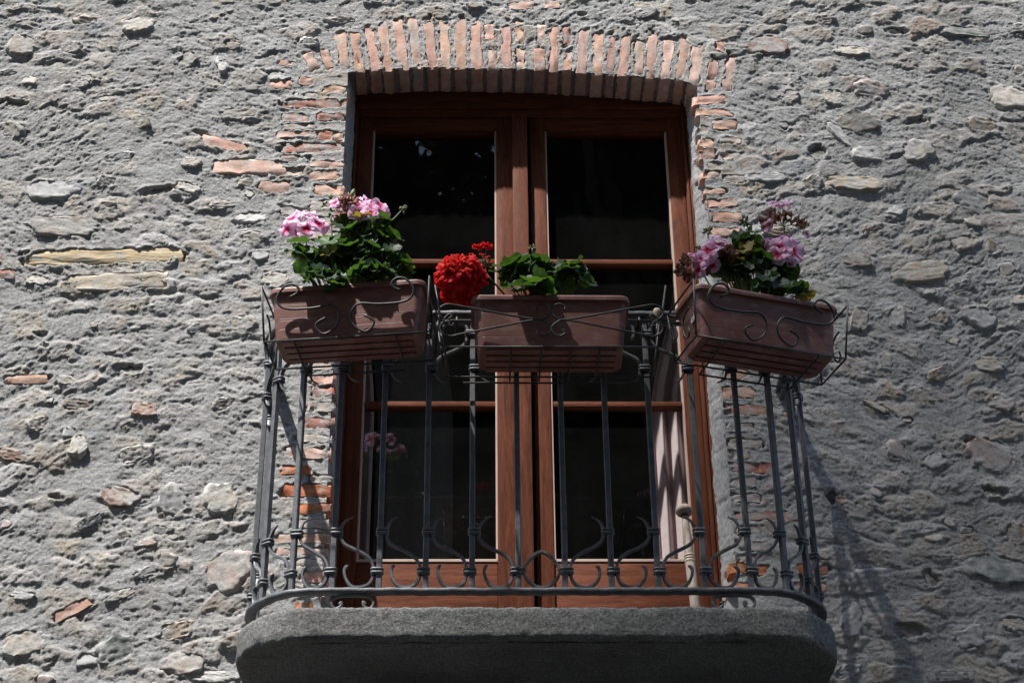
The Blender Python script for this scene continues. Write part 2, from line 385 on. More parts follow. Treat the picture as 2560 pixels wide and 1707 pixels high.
# pieces set in the mortar: pixel boxes in the photograph, on the wall plane
P_, K_, R_, O_ = 'brick_pale', 'brick_pink', 'brick_red', 'brick_orange'; S_ = 'brick_smeared'
BR = [  # x0 y0 x1 y1 material angle
 (711,252,864,270,R_,0),(706,286,772,307,R_,0),(795,286,859,303,R_,0),(696,331,793,343,P_,0),(797,330,830,353,R_,8),(832,330,857,354,K_,-10),
 (708,360,857,383,R_,1),(773,406,855,419,P_,1),(777,429,853,451,K_,-3),(790,465,857,488,K_,2),(536,402,712,436,P_,0),(647,455,723,482,P_,1),
 (677,199,727,222,K_,-3),(750,196,781,214,K_,2),(700,153,731,165,K_,2),(807,218,865,233,K_,0),
 (781,939,833,958,K_,0),(783,966,831,991,R_,-14),(760,1047,831,1069,R_,2),(719,1121,822,1146,P_,1),(704,1165,777,1186,O_,1),(702,1211,824,1242,O_,2),
 (741,1262,822,1285,O_,2),(694,1337,816,1356,K_,1),(690,1371,814,1385,P_,0),(754,1430,812,1455,K_,0),(737,1508,778,1530,O_,0),
 (1737,242,1813,261,K_,-3),(1745,277,1831,290,K_,2),(1783,303,1839,326,K_,3),(1750,350,1783,370,K_,-2),(1752,376,1786,398,K_,-3),(1756,430,1800,446,K_,0),(1762,473,1810,486,K_,-3),
 (1772,499,1842,518,K_,-4),(1778,533,1854,556,K_,2),(1781,572,1851,592,K_,3),(1790,640,1850,660,K_,0),(1795,700,1860,720,K_,2),(1800,790,1868,812,K_,0),(1803,860,1870,882,R_,0),
 (1807,925,1869,949,K_,1),(1811,970,1886,995,K_,1),(1820,1014,1915,1037,K_,1),(1826,1160,1932,1182,R_,2),(1838,1281,2006,1300,R_,-1),
 (1828,1412,1917,1434,O_,4),(1992,1414,2068,1434,O_,0),(1998,1457,2064,1478,O_,0),(1828,1458,1874,1473,R_,2),(1960,1030,1981,1046,K_,0),
 (16,937,115,959,K_,-1),(-10,678,38,698,R_,2),(-12,640,6,655,K_,0),(135,1512,228,1536,K_,-31),(501,352,620,374,K_,17),
 (1303-30,8,1303+31,24,P_,-6),(1360,6,1400,22,P_,0),(690,1330-380,705,972,R_,0),(2095,1240,2110,1260,K_,0),
 (1818,1060,1880,1080,S_,0),(1822,1098,1900,1118,S_,1),(1826,1130,1870,1148,S_,0),(1830,1196,1890,1216,S_,0),(1834,1236,1900,1256,S_,1),(1838,1318,1900,1338,S_,0),(1842,1356,1930,1376,S_,0),(1848,1390,1890,1404,S_,0),
 (1746,318,1776,334,S_,0),(1800,346,1850,362,S_,2),(1798,384,1850,400,S_,0),(1768,410,1820,424,S_,0),(1812,440,1860,456,S_,0),(1788,612,1850,630,S_,1),(1792,670,1850,688,S_,0),(1797,745,1862,765,S_,0),(1800,828,1866,846,S_,0),(1806,900,1860,914,S_,0),
 (778,505,856,522,S_,0),(700,520,770,540,S_,2),(770,545,853,564,S_,0),(765,580,850,600,S_,1),(760,905,833,925,S_,0),(770,1008,832,1028,S_,1),(745,1090,826,1106,S_,0),(780,1190,826,1203,S_,0),(740,1300,818,1320,S_,0),(720,1400,812,1418,S_,1),(700,1470,808,1490,S_,0),(740,236,800,246,S_,0),(715,312,790,324,S_,0),(700,392,768,402,S_,0),(690,420,760,440,S_,2)]
def c2(x, y): return 660+x/3.92, y/3.92
def c3(x, y): return 1260+x/3.92, y/3.92
AR = []  # bottom pixel, top pixel, width in pixels, material
for (f, xb, yb, xt, yt, w, m) in [
 (c2,500,680,420,530,100,P_),(c2,660,690,580,480,85,P_),(c2,800,690,750,340,95,P_),(c2,940,690,890,330,85,K_),(c2,1090,680,1030,285,95,P_),
 (c2,1215,685,1160,215,90,K_),(c2,1370,670,1310,200,90,P_),(c2,1510,670,1455,185,90,P_),(c2,1655,670,1610,210,90,K_),(c2,1780,660,1760,210,85,P_),
 (c2,1930,690,1925,205,100,P_),(c2,2090,680,2070,225,108,P_),(c2,2205,410,2205,250,90,R_),(c2,2245,665,2240,490,90,P_),(c3,30,690,15,240,88,K_),
 (c3,150,430,145,225,80,P_),(c3,160,650,155,470,80,P_),(c3,350,690,345,480,98,P_),(c3,355,440,375,250,70,P_),(c3,490,695,485,260,82,R_),
 (c3,615,450,620,282,98,R_),(c3,620,690,625,520,70,P_),(c3,760,690,785,290,95,P_),(c3,915,725,925,300,98,P_),(c3,1045,730,1058,370,66,K_),
 (c3,1165,740,1200,330,88,K_),(c3,1310,750,1330,360,90,P_),(c3,1430,750,1462,345,90,P_),(c3,1575,755,1622,385,88,P_),(c3,1720,775,1780,395,82,K_),
 (c3,1860,815,1900,440,108,P_),(c3,2015,890,2055,600,95,K_),(c3,2110,520,2120,425,80,P_),(c3,2175,890,2232,560,92,P_)]:
    AR.append((f(xb, yb), f(xt, yt), w/3.92, m))
C_, Wt, T_, Oc, Y_, G_, D_, Gn, Ru, Pk = ('stone_cream','stone_white','stone_tan','stone_ochre','stone_yellow','stone_grey','dark_stone_hollow','stone_green','stone_rust','stone_pink')
ST = [ # cx cy w h angle(deg, up to the right positive) material
 (344,67,73,44,4,C_),(214,52,62,28,-5,Oc),(55,113,60,58,-10,T_),(180,124,50,31,0,T_),(205,212,50,18,22,Wt),(222,200,26,18,-20,C_),(19,182,44,14,8,C_),(72,203,38,24,0,C_),
 (30,325,60,38,-10,T_),(130,475,112,52,-4,G_),(264,455,44,27,0,T_),(161,566,155,52,-4,T_),(400,478,110,26,14,D_),(581,115,42,27,-5,T_),(555,165,26,44,20,Wt),(850,53,70,16,4,C_),
 (628,547,70,33,4,Wt),(632,592,70,24,-8,C_),(478,410,44,24,0,T_),(556,513,66,20,8,C_),(600,283,100,34,12,T_),(264,250,30,13,0,C_),(352,308,50,34,-20,T_),
 (89,701,58,27,-5,C_),(486,822,40,18,35,G_),(330,920,70,28,-8,D_),(606,812,60,40,-10,T_),(95,836,40,18,0,D_),(236,815,20,10,20,Oc),
 (95,1061,50,34,12,Oc),(194,1120,42,58,-20,C_),(338,1135,77,44,14,C_),(302,1241,86,52,-16,Ru),(431,1253,66,70,20,G_),(550,1248,76,68,-15,C_),(573,1428,112,88,4,Pk),
 (442,1575,84,38,14,Oc),(59,1606,88,62,10,T_),(285,1628,92,54,22,Gn),(214,1650,50,34,10,G_),(420,1401,46,32,-10,T_),(361,1027,60,36,-20,Ru),(194,1013,66,26,-4,Ru),(40,1140,84,26,-10,Ru),
 (365,1361,50,16,10,Pk),(311,1338,40,18,25,C_),(537,1347,34,18,0,D_),(225,1305,60,22,30,G_),(460,1662,96,52,10,T_),(110,1700,50,22,0,Pk),(12,1310,30,20,0,Pk),(175,1083,34,24,0,G_),(370,1430,70,24,20,G_),
 (1920,116,92,54,-4,Ru),(2061,51,50,24,0,T_),(2128,129,78,30,-3,C_),(2244,80,66,18,0,D_),(2416,83,118,30,-6,Gn),(2543,74,44,27,0,Gn),(1972,241,46,27,-5,C_),(2083,243,46,36,-10,C_),(2172,225,82,44,-10,Pk),
 (2525,248,84,62,-20,C_),(2146,308,94,52,-6,T_),(2297,304,76,22,4,D_),(2454,317,72,38,-15,Oc),(2168,386,76,42,-6,Wt),(2293,379,70,56,14,C_),(1927,377,30,18,0,C_),(2043,379,46,42,0,D_),(2095,335,24,66,38,Wt),
 (2141,462,130,38,-3,Oc),(2030,460,46,34,20,C_),(1918,446,100,24,0,G_),(2333,524,78,34,4,C_),(2427,504,86,56,-14,G_),(2235,527,50,22,0,Wt),(2181,576,54,18,24,Ru),(2409,609,60,40,-4,T_),(2480,620,26,36,8,Oc),
 (2306,685,126,48,10,Oc),(2516,674,44,34,20,T_),(2146,656,58,34,-10,T_),(2431,558,40,18,-10,C_),(1940,585,66,22,0,Oc),(2322,732,30,19,0,C_),(2408,717,46,26,18,G_),(2548,754,44,26,10,Oc),(2555,815,26,28,0,T_),
 (2147,799,44,58,-20,T_),(2242,792,42,50,10,G_),(2348,796,50,36,25,T_),(2450,796,72,54,-10,G_),(2354,931,70,30,27,Oc),(2191,1016,60,17,-30,Oc),(2218,901,23,34,0,Pk),(2504,1009,56,44,-25,T_),
 (2238,1124,45,44,0,Pk),(2478,1137,108,72,-20,Pk),(2478,914,60,38,-10,T_),(2424,1102,48,22,0,D_),(2338,1153,52,40,20,G_),(2171,1452,120,50,8,G_),(2497,1424,156,68,-4,Gn),(2544,1331,56,52,0,Ru),
 (2426,1594,72,46,14,G_),(2270,1576,80,44,-6,D_),(2330,1445,36,60,40,D_),(2490,1228,90,26,-14,D_),(2082,1242,38,36,0,D_),(2188,1233,36,20,-20,Pk),(2416,1328,30,18,0,Pk),(2060,1390,26,16,0,T_),
 (1451,36,60,14,6,D_),(1615,33,58,24,10,G_),(1570,61,56,10,-6,D_),(1727,8,26,20,0,D_),(1690,52,20,16,0,T_),(770,108,44,22,-8,Wt),(690,190,52,30,-5,G_),(940,-2,60,30,8,G_),(1190,18,40,16,0,T_),
 (690,700,60,40,0,C_),(300,395,60,26,20,G_),(470,470,60,30,-10,C_),(500,330,50,20,-24,D_),(650,640,40,24,0,G_),(140,1240,40,18,-10,D_),(60,1490,60,20,-6,G_),(300,1490,70,20,25,T_),(600,1600,80,40,10,T_),
 (520,1690,100,30,-6,Wt),(470,150,50,40,-40,T_),(30,260,70,22,-8,D_),(560,1010,50,30,15,T_),(2540,1560,60,34,0,T_),(2120,1680,60,30,20,G_),(2380,1690,70,26,0,G_),(2130,1560,50,60,-20,G_)]
YS = [(69,625,450,661,Y_),(177,688,415,726,'stone_beige')]
rng = random.Random(7)
for k in range(95):     # small pebbles whose grey faces just break the mortar
    px, py = rng.uniform(-40, 2600), rng.uniform(-30, 1730)
    if 640 < px < 1900 and py > 40: continue
    if any(abs(px-s[0]) < s[2]*.7+16 and abs(py-s[1]) < s[3]*.7+14 for s in ST): continue
    if any(b[0]-20 < px < b[2]+20 and b[1]-16 < py < b[3]+16 for b in BR+[(y[0], y[1], y[2], y[3]) for y in YS]): continue
    ST.append((px, py, rng.uniform(16, 46), rng.uniform(12, 26), rng.uniform(-25, 30), rng.choice([G_, G_, T_, C_, Wt, Pk, T_])))
def pxbox(x0, y0, x1, y1):
    a = at((x0+x1)/2, (y0+y1)/2, y=0); l = at(x0, (y0+y1)/2, y=0); r = at(x1, (y0+y1)/2, y=0)
    t = at((x0+x1)/2, y0, y=0); b = at((x0+x1)/2, y1, y=0)
    return a[0], a[2], r[0]-l[0], t[2]-b[2]
REC = []     # (cx, cz, w, h, angle, exponent) footprints the mortar makes room for
bricks = []; stones = []
for (x0, y0, x1, y1, m, an) in BR:
    cx, cz, w, h = pxbox(x0, y0, x1, y1); bricks.append([cx, cz, w, h, math.radians(-an), m, .11])
for (pb, pt, w, m) in AR:
    b = at(*pb, y=0); t = at(*pt, y=0); ww = w/775.0
    L = math.hypot(t[0]-b[0], t[2]-b[2]); a = math.atan2(-(t[0]-b[0]), t[2]-b[2])
    if pb[1] > 165 and 868 < pb[0] < 1740:      # reaches the edge of the opening
        d = b[2]-(float(zarch(b[0]))-.004); b = b + (b-t)/L*d; L += d
    m = rng.choice([m, m, m, K_, K_, 'brick_dusty'])
    bricks.append([(b[0]+t[0])/2, (b[2]+t[2])/2, ww, L, a, m, .135])
for (x0, y0, x1, y1, m) in YS:
    cx, cz, w, h = pxbox(x0, y0, x1, y1); bricks.append([cx, cz, w, h, math.radians(2 if y0 < 650 else 3), m, .08])
for b in bricks: REC.append((b[0], b[1], b[2], b[3], b[4], 6))
for (px, py, w, h, an, m) in ST:
    c = at(px, py, y=0); s = 1/ (FPX/ float(np.dot(c-CAM, FX)))
    stones.append([c[0], c[2], w*s, h*s*1.07, math.radians(an), m]); REC.append((c[0], c[2], w*s, h*s*1.07, math.radians(an), 2.2))

# ---- mortar sheet: a height field with the pieces let into it
def grow(a, b, step, far, sign):
    out = []; s = step; p = b
    while abs(p-b) < far: s *= 1.35; p += sign*min(s, .5); out.append(p)
    return out
DS = 0.0041
fx = list(np.arange(-2.12, 2.06, DS)); fz = list(np.arange(-.78, 2.46, DS))
for v in (XL, XR):
    i = int(np.argmin(np.abs(np.array(fx)-v))); fx[i] = v
gx = np.array(sorted(grow(0, fx[0], DS, 5, -1) + fx + grow(0, fx[-1], DS, 5, 1)))
gz = sorted(grow(0, fz[0], DS, 3.0, -1) + fz + grow(0, fz[-1], DS, 3.6, 1)); gz[0] = GZ-.05; gz = np.array(gz)
X, Z = np.meshgrid(gx, gz)            # rows are z
def mortar_height(X, Z):
    wx = X + .014*pn(X*13, Z*13, 3); wz = Z + .014*pn(X*13, Z*13, 4)
    h = .008*fbm(X*2.6, Z*2.6, 3, 11)
    # stones buried under the smeared mortar
    bx_ = wx + .022*pn(X*22, Z*22, 5) + .02*pn(X*5, Z*5, 6); bz_ = wz + .016*pn(X*22, Z*22, 7) + .02*pn(X*5, Z*5, 8)
    f1, f2, cid, ox, oy = worley(bx_*7.0, bz_*12.5, 400)
    pil = sstep(.03, .42, f2-f1)
    h = h + (.002+.0095*cid**1.6)*pil + .007*(cid-.5)*oy*pil + .004*np.sin(cid*40)*ox*pil
    lump = fbm(wx*9, wz*13, 3, 21, .55)
    h = h + .0045*np.minimum(lump, .25)
    def ledges(ang, seed, per, amp):
        c, s = math.cos(ang), math.sin(ang); u = wx*c + wz*s; v = -wx*s + wz*c
        q = v/per + 1.0*pn(u*9, v*12, seed) + .6*pn(u*26, v*34, seed+1)
        fr = 1-(q-np.floor(q)); saw = fr**2.2*(1-sstep(.86, 1.0, fr))
        msk = sstep(.02, .40, pn(u*9, v*24, seed+2) + .45*pn(u*27, v*60, seed+3))
        return amp*saw*msk
    m1 = sstep(-.25, .25, pn(X*1.3+4, Z*1.3, 61)); m2 = sstep(-.2, .3, pn(X*1.5, Z*1.4+8, 62))
    w0, w1, w2 = (1-.7*m1)*(1-.7*m2), m1*(1-m2), m2
    amp = .55+.6*sstep(-.35, .35, fbm(X*2.2+9, Z*2.6, 2, 66))
    h = h + ledges(.08, 31, .030, .0062)*w0 + ledges(-.42, 41, .034, .0062)*w1 + ledges(.5, 51, .036, .0062)*w2
    def strokes(ang, seed):          # drag of the trowel
        c, s = math.cos(ang), math.sin(ang); u = wx*c + wz*s; v = -wx*s + wz*c
        return np.minimum(fbm(u*21, v*62, 3, seed, .6), .22)
    h = h + .0046*amp*(strokes(.05, 71)*w0 + strokes(-.5, 75)*w1 + strokes(.6, 79)*w2)
    h = h + .0014*amp*np.minimum(fbm(X*48, Z*54, 2, 85, .6), .2)
    pit = pn(X*26, Z*34, 81) + .6*pn(X*66, Z*80, 82)
    h = h - .004*amp*sstep(.66, .95, pit)
    h = h + .0013*pn(X*75, Z*88, 89) + .0018*pn(X*108, Z*125, 90) + .0026*pn(X*160, Z*180, 91)
    smooth = sstep(.10, .45, pn(X*4+3, Z*6, 95)+.3*pn(X*13, Z*17, 96))          # trowelled smoother patches
    base = .006*fbm(X*4, Z*4, 3, 11)+.002
    return .60*h*(1-.30*smooth) + base*.35*smooth, cid*sstep(.0, .3, f2-f1)
Hh, CELL = mortar_height(X, Z)
# quieter and set back where the bricks of jambs and arch stand close together
dx = np.maximum(np.maximum(XL-X, X-XR), 0); dzz = np.maximum(Z-zarch(np.clip(X, XL, XR)), 0)
near = np.exp(-((np.hypot(dx, dzz))/.16)**4)*(Z > -.6)
Hh = Hh*(1-.6*near) + .001*near
RING = []
jag = .008*pn(X*26, Z*30, 100) + .005*pn(X*60, Z*60, 101) + .0025*pn(X*130, Z*130, 102)
for (cx, cz, w, h, an, ex) in REC:
    R = max(w, h)*.5+.03
    i0, i1 = np.searchsorted(gx, (cx-R, cx+R)); j0, j1 = np.searchsorted(gz, (cz-R, cz+R))
    if i1 <= i0 or j1 <= j0: RING.append(0.0); continue
    xs = X[j0:j1, i0:i1]-cx; zs = Z[j0:j1, i0:i1]-cz; c, s = math.cos(an), math.sin(an)
    u = np.abs(xs*c+zs*s); v = np.abs(-xs*s+zs*c); g = jag[j0:j1, i0:i1]
    d = ((np.maximum(u, 1e-6)/(w/2))**ex + (np.maximum(v, 1e-6)/(h/2))**ex)**(1/ex)
    sd = (d-1)*min(w, h)/2 + g                # about metres outside the outline
    k = 1-sstep(-.009, .001, sd+(-.0015 if ex > 3 else .0015)); hh = Hh[j0:j1, i0:i1]
    rg_ = (sd > -.006) & (sd < .012); RING.append(float(hh[rg_].mean()) if rg_.any() else 0.0)
    lip = .0022*np.exp(-((sd-.004)/.007)**2)   # mortar squeezed up round the piece
    Hh[j0:j1, i0:i1] = (hh+lip)*(1-k) + (hh-.016)*k
# opening
col_in = (gx > XL+1e-6) & (gx < XR-1e-6); za = zarch(np.clip(gx, XL, XR))
jrow = np.array([int(np.argmin(np.abs(gz-z))) for z in za])
jfl = int(np.argmin(np.abs(gz-ZF)))
for i in range(len(gx)):
    if XL-1e-6 <= gx[i] <= XR+1e-6: Z[jrow[i], i] = za[i]
nx, nz = len(gx), len(gz)
V = np.stack([X, -Hh, Z], -1).reshape(-1, 3)
ii, jj = np.meshgrid(np.arange(nx-1), np.arange(nz-1)); ii = ii.ravel(); jj = jj.ravel()
cxm = (gx[ii]+gx[ii+1])/2
inside = (cxm > XL) & (cxm < XR) & (jj >= jfl) & (jj < np.minimum(jrow[ii], jrow[ii+1]))
step = (cxm > XL) & (cxm < XR) & (jj >= np.minimum(jrow[ii], jrow[ii+1])) & (jj < np.maximum(jrow[ii], jrow[ii+1]))
keep = ~(inside | step)
a = (jj*nx+ii)[keep]; Q = np.stack([a, a+1, a+1+nx, a+nx], 1)
me = bpy.data.meshes.new('mortar'); Vl = V-np.array([0, 0, GZ])
me.vertices.add(len(Vl)); me.vertices.foreach_set('co', Vl.ravel())
me.loops.add(len(Q)*4); me.loops.foreach_set('vertex_index', Q.ravel().astype(np.int32))
me.polygons.add(len(Q)); me.polygons.foreach_set('loop_start', np.arange(0, len(Q)*4, 4, dtype=np.int32))
me.polygons.foreach_set('loop_total', np.full(len(Q), 4, dtype=np.int32))
me.polygons.foreach_set('use_smooth', np.ones(len(Q), dtype=bool))
me.update(calc_edges=True); ca = me.attributes.new('buried', 'FLOAT', 'POINT'); ca.data.foreach_set('value', CELL.ravel().astype(np.float32)); me.materials.append(MAT['mortar'])
mo = bpy.data.objects.new('mortar', me); COL.objects.link(mo); mo.parent = WALL

# ---- bricks
def rough_box(w, d, h, seed, amp=.0035, cuts=4):
    bm = bmesh.new(); bmesh.ops.create_cube(bm, size=1)
    bmesh.ops.subdivide_edges(bm, edges=bm.edges[:], cuts=cuts, use_grid_fill=True)
    bm.verts.index_update(); V = np.array([v.co[:] for v in bm.verts]); F = [[v.index for v in f.verts] for f in bm.faces]; bm.free()
    U = V*2
    rr = .10
    V2 = V*np.array([w, d, h])
    edge = np.sort(np.abs(U), axis=1)[:, 1]                      # near an edge when the 2nd largest is near 1
    sh = np.where(edge > .95, .0035, 0.0)
    V2 = V2 - np.sign(V)*np.minimum(sh[:, None], np.array([w, d, h])*.12)*(np.abs(U) > .95)
    n1 = pn(V2[:, 0]*45+seed*3.1, V2[:, 2]*45+V2[:, 1]*30+seed, seed); n2 = pn(V2[:, 0]*60+seed, V2[:, 1]*60+V2[:, 2]*50, seed+5); n3 = pn(V2[:, 1]*40+V2[:, 0]*50, V2[:, 2]*60+seed*1.7, seed+9)
    lo = pn(V2[:, 0]*17+seed*2.3, V2[:, 2]*17+seed, seed+50)
    V2 = V2 + amp*np.stack([n3*1.2+lo, n1*.8, n2*1.1+lo], 1)
    chip = pn(V2[:, 0]*28+seed*7, V2[:, 2]*28+seed*2, seed+30)
    V2[:, 1] += np.where((V[:, 1] < -.4), np.clip(chip-.25, 0, 1)*.012, 0)
    return V2, F
rb = random.Random(3)
for n, (cx, cz, w, h, an, m, dp) in enumerate(bricks):
    Vb, Fb = rough_box(w+.015, dp, h+.010, n+1, .004 if dp != .08 else .007, 7)
    c, s = math.cos(an), math.sin(an); proud = RING[n] + rb.uniform(.0006, .0038) + (.0012 if dp == .08 else 0)
    x = Vb[:, 0]*c - Vb[:, 2]*s; z = Vb[:, 0]*s + Vb[:, 2]*c
    P = np.stack([x+cx, Vb[:, 1]+dp/2-proud, z+cz], 1)
    autosmooth(mesh_obj('brick', P, Fb, MAT[m], WALL), 28)
# ---- stones, and dark pieces painting shaded hollows
ico = {}
for sub in (2, 3):
    bm = bmesh.new(); bmesh.ops.create_icosphere(bm, subdivisions=sub+1, radius=1); bm.verts.index_update()
    ico[sub] = (np.array([v.co[:] for v in bm.verts]), [[v.index for v in f.verts] for f in bm.faces]); bm.free()
for n, (cx, cz, w, h, an, m) in enumerate(stones):
    S, F = ico[3 if max(w, h) > .06 else 2]; S = S.copy(); sd = n*1.37
    S = np.sign(S)*np.abs(S)**.86                               # blunter than an ellipsoid
    k = 1 + .26*pn(S[:, 0]*1.3+sd, S[:, 2]*1.3+S[:, 1]+sd, 200+n) + .13*pn(S[:, 0]*3.5+sd, S[:, 2]*3.5+S[:, 1]*2, 300+n) + .06*pn(S[:, 0]*8+sd, S[:, 2]*8+S[:, 1]*5, 400+n)
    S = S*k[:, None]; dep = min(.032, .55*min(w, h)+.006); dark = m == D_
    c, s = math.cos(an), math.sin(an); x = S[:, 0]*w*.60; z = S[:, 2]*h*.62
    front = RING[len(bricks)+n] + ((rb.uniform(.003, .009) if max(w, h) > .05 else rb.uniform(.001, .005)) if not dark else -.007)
    P = np.stack([x*c-z*s+cx, np.maximum(S[:, 1], -.62+.22*S[:, 0]*math.sin(sd)+.2*S[:, 2]*math.cos(sd*2)+.10*pn(S[:, 0]*4+sd, S[:, 2]*4, n))*dep + dep*.62 - front, x*s+z*c+cz], 1)
    autosmooth(mesh_obj('stone', P, F, MAT[m], WALL), 50)
# ---- reveals and soffit (plaster inside the opening)
def sheet(name, fn, nu, nv, mat, parent):
    u, v = np.meshgrid(np.linspace(0, 1, nu), np.linspace(0, 1, nv)); P = fn(u, v).reshape(-1, 3)
    F = [(j*nu+i, j*nu+i+1, (j+1)*nu+i+1, (j+1)*nu+i) for j in range(nv-1) for i in range(nu-1)]
    return mesh_obj(name, P, F, mat, parent)
YB = .150
iL, iR = int(np.argmin(np.abs(gx-XL))), int(np.argmin(np.abs(gx-XR)))
sel = np.where((gx >= XL-1e-9) & (gx <= XR+1e-9))[0]
edge_top = -Hh[jrow[sel], sel]
def rev_left(u, v):
    z = ZF-.03 + v*(1.86-ZF); y0_ = np.interp(z, gz, -Hh[:, iL]); y = y0_+u*(YB+.01-y0_)
    x = XL + .020*sstep(.05, .9, u) + sstep(0, .06, u)*(.004*pn(y*30, z*18, 5) + .0022*pn(y*70, z*70, 6)); return np.stack([x, y, z], -1)
def rev_right(u, v):
    z = ZF-.03 + v*(1.84-ZF); y0_ = np.interp(z, gz, -Hh[:, iR]); y = y0_+u*(YB+.01-y0_)
    x = XR - .028*sstep(.10, .55, u) - sstep(0, .06, u)*(.004*pn(y*30, z*18, 7) + .0025*pn(y*70, z*70, 8)); return np.stack([x, y, z], -1)
def soffit(u, v):
    x = XL + u*(XR-XL); y0_ = np.interp(x, gx[sel], edge_top); y = y0_+v*(YB+.02-y0_)
    z = zarch(x) + .004*sstep(0, .1, v) - .014*sstep(.80, .95, v) + sstep(0, .06, v)*.003*pn(x*30, y*30, 9); return np.stack([x, y, z], -1)
sheet('reveal_plaster', rev_left, 40, 330, MAT['mortar'], WALL)
sheet('reveal_plaster', rev_right, 40, 330, MAT['mortar'], WALL)
sheet('soffit_plaster', soffit, 200, 34, MAT['mortar'], WALL)

# ================================================================== ROOM AND WINDOW
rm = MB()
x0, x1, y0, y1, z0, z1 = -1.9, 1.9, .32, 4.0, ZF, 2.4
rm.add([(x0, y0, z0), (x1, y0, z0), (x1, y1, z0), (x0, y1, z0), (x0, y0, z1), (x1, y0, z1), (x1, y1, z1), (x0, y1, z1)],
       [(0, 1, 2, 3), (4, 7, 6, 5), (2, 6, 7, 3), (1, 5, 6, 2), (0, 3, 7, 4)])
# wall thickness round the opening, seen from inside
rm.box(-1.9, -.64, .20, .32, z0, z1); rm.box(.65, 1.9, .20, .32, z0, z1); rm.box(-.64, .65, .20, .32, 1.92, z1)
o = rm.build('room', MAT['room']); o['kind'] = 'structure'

WIN = thing('french_window', (0, .17, ZF), 'reddish brown wooden french window with two leaves of three panes', 'french window')
GT = 1.687
fr = MB()
fr.box(-.645, -.585, .135, .205, ZF, 1.93, .003); fr.box(.585, .66, .135, .205, ZF, 1.93, .003)
o = fr.build('frame', MAT['wood_v'], WIN); autosmooth(o)
fr = MB(); fr.box(-.584, .584, .137, .205, 1.745, 1.93, .003); o = fr.build('frame_head', MAT['wood_h'], WIN); autosmooth(o)
for sx in (-1, 1):      # stepped mouldings of the frame
    for k, (a_, b_) in enumerate(((.588, .597), (.600, .612))):
        mm = MB(); x0, x1 = sorted((sx*a_, sx*b_)); mm.box(x0, x1, .126-.004*k, .134, ZF, 1.80, .002); o = mm.build('moulding', MAT['wood_v'], WIN); autosmooth(o)
mm = MB(); mm.box(-.59, .59, .125, .1365, 1.775, 1.79, .002); o = mm.build('moulding', MAT['wood_h'], WIN); autosmooth(o)
mm = MB(); mm.box(-.029, .025, .118, .150, ZF+.01, 1.745, .004); o = mm.build('astragal', MAT['wood_v'], WIN); autosmooth(o)
def leaf(xa, xb, ga, gb, name):
    lf = MB()
    lf.box(xa, ga, .143, .195, ZF+.01, 1.742, .003); lf.box(gb, xb, .143, .195, ZF+.01, 1.742, .003)
    o = lf.build('leaf_frame', MAT['wood_v'], WIN); autosmooth(o)
    for (za_, zb_) in ((GT, 1.742), (ZF+.01, ZF+.065)):
        r = MB(); r.box(ga, gb, .1445, .194, za_, zb_, .003); q = r.build('rail', MAT['wood_h'], o); autosmooth(q)
    for k in (1, 2):
        r = MB(); zc = GT*k/3; r.box(ga-.002, gb+.002, .150, .190, zc-.009, zc+.009, .0015); q = r.build('muntin', MAT['wood_h'], o); autosmooth(q)
    zs = [0, GT/3, GT*2/3, GT]
    for k in range(3):
        r = MB(); r.add([(ga-.004, .1735, zs[k]-.004), (gb+.004, .1735, zs[k]-.004), (gb+.004, .1735, zs[k+1]+.004), (ga-.004, .1735, zs[k+1]+.004)], [(0, 1, 2, 3)]); r.build('pane', MAT['glass'], o)
    r = MB(); r.box(ga, ga+.006, .1465, .172, .001, GT, .001); r.build('bead', MAT['bead'], o)
    r = MB(); r.box(gb-.006, gb, .1465, .172, .001, GT, .001); r.build('bead', MAT['bead'], o)
    r = MB(); r.box(ga, gb, .147, .172, -.003, .006, .001); r.build('bead', MAT['bead'], o)
    r = MB(); r.box(ga+.001, gb-.001, .1495, .185, ZF+.085, -.004, .003); q = r.build('panel', MAT['wood_h'], o); autosmooth(q)
    r = MB(); r.box(ga, gb, .1475, .185, ZF+.0655, ZF+.0800, .003); q = r.build('panel_moulding', MAT['wood_h'], o); autosmooth(q)
    return o
leaf(-.584, -.0265, -.530, -.0865, 'leaf'); leaf(.0345, .584, .0894, .530, 'leaf')

def curtain(name, xa, xb, y, za_, zb_, folds, depth, mat, label, seed):
    nu, nv = int(folds*14), 40; u = np.linspace(0, 1, nu); V = []
    for j in range(nv):
        t = j/(nv-1); z = za_+(zb_-za_)*t
        x = xa+(xb-xa)*u + (.13 if xa > 0 else -.06)*float(sstep(.62, 1.35, z)) + .004*pn(u*6+seed, np.full(nu, t*2.0), seed)
        yy = y + depth*np.sin(u*folds*2*math.pi + .5*pn(u*4, np.full(nu, t*1.5), seed+3)) + .006*pn(u*9, np.full(nu, t*3.0), seed+5)
        V += list(zip(x, yy, np.full(nu, z)))
    F = [(j*nu+i, j*nu+i+1, (j+1)*nu+i+1, (j+1)*nu+i) for j in range(nv-1) for i in range(nu-1)]
    setp(mesh_obj(name, V, F, mat), label, 'curtain')
curtain('curtain', .445, .70, .42, ZF+.03, 2.0, 5.2, .022, MAT['curtain'], 'pale pink pleated curtain behind the right window leaf, lit low down', 1)
curtain('curtain', -.66, -.507, .42, ZF+.03, 2.0, 3.0, .018, MAT['curtain'], 'dim pinkish curtain edge behind the left window leaf', 2)
curtain('curtain', -.50, -.235, .47, ZF+.03, 1.15, 1.2, .006, MAT['grey_sheet'], 'flat grey sheet behind the lower left panes', 3)  # plain grey sheet giving the lower left panes a grey tone

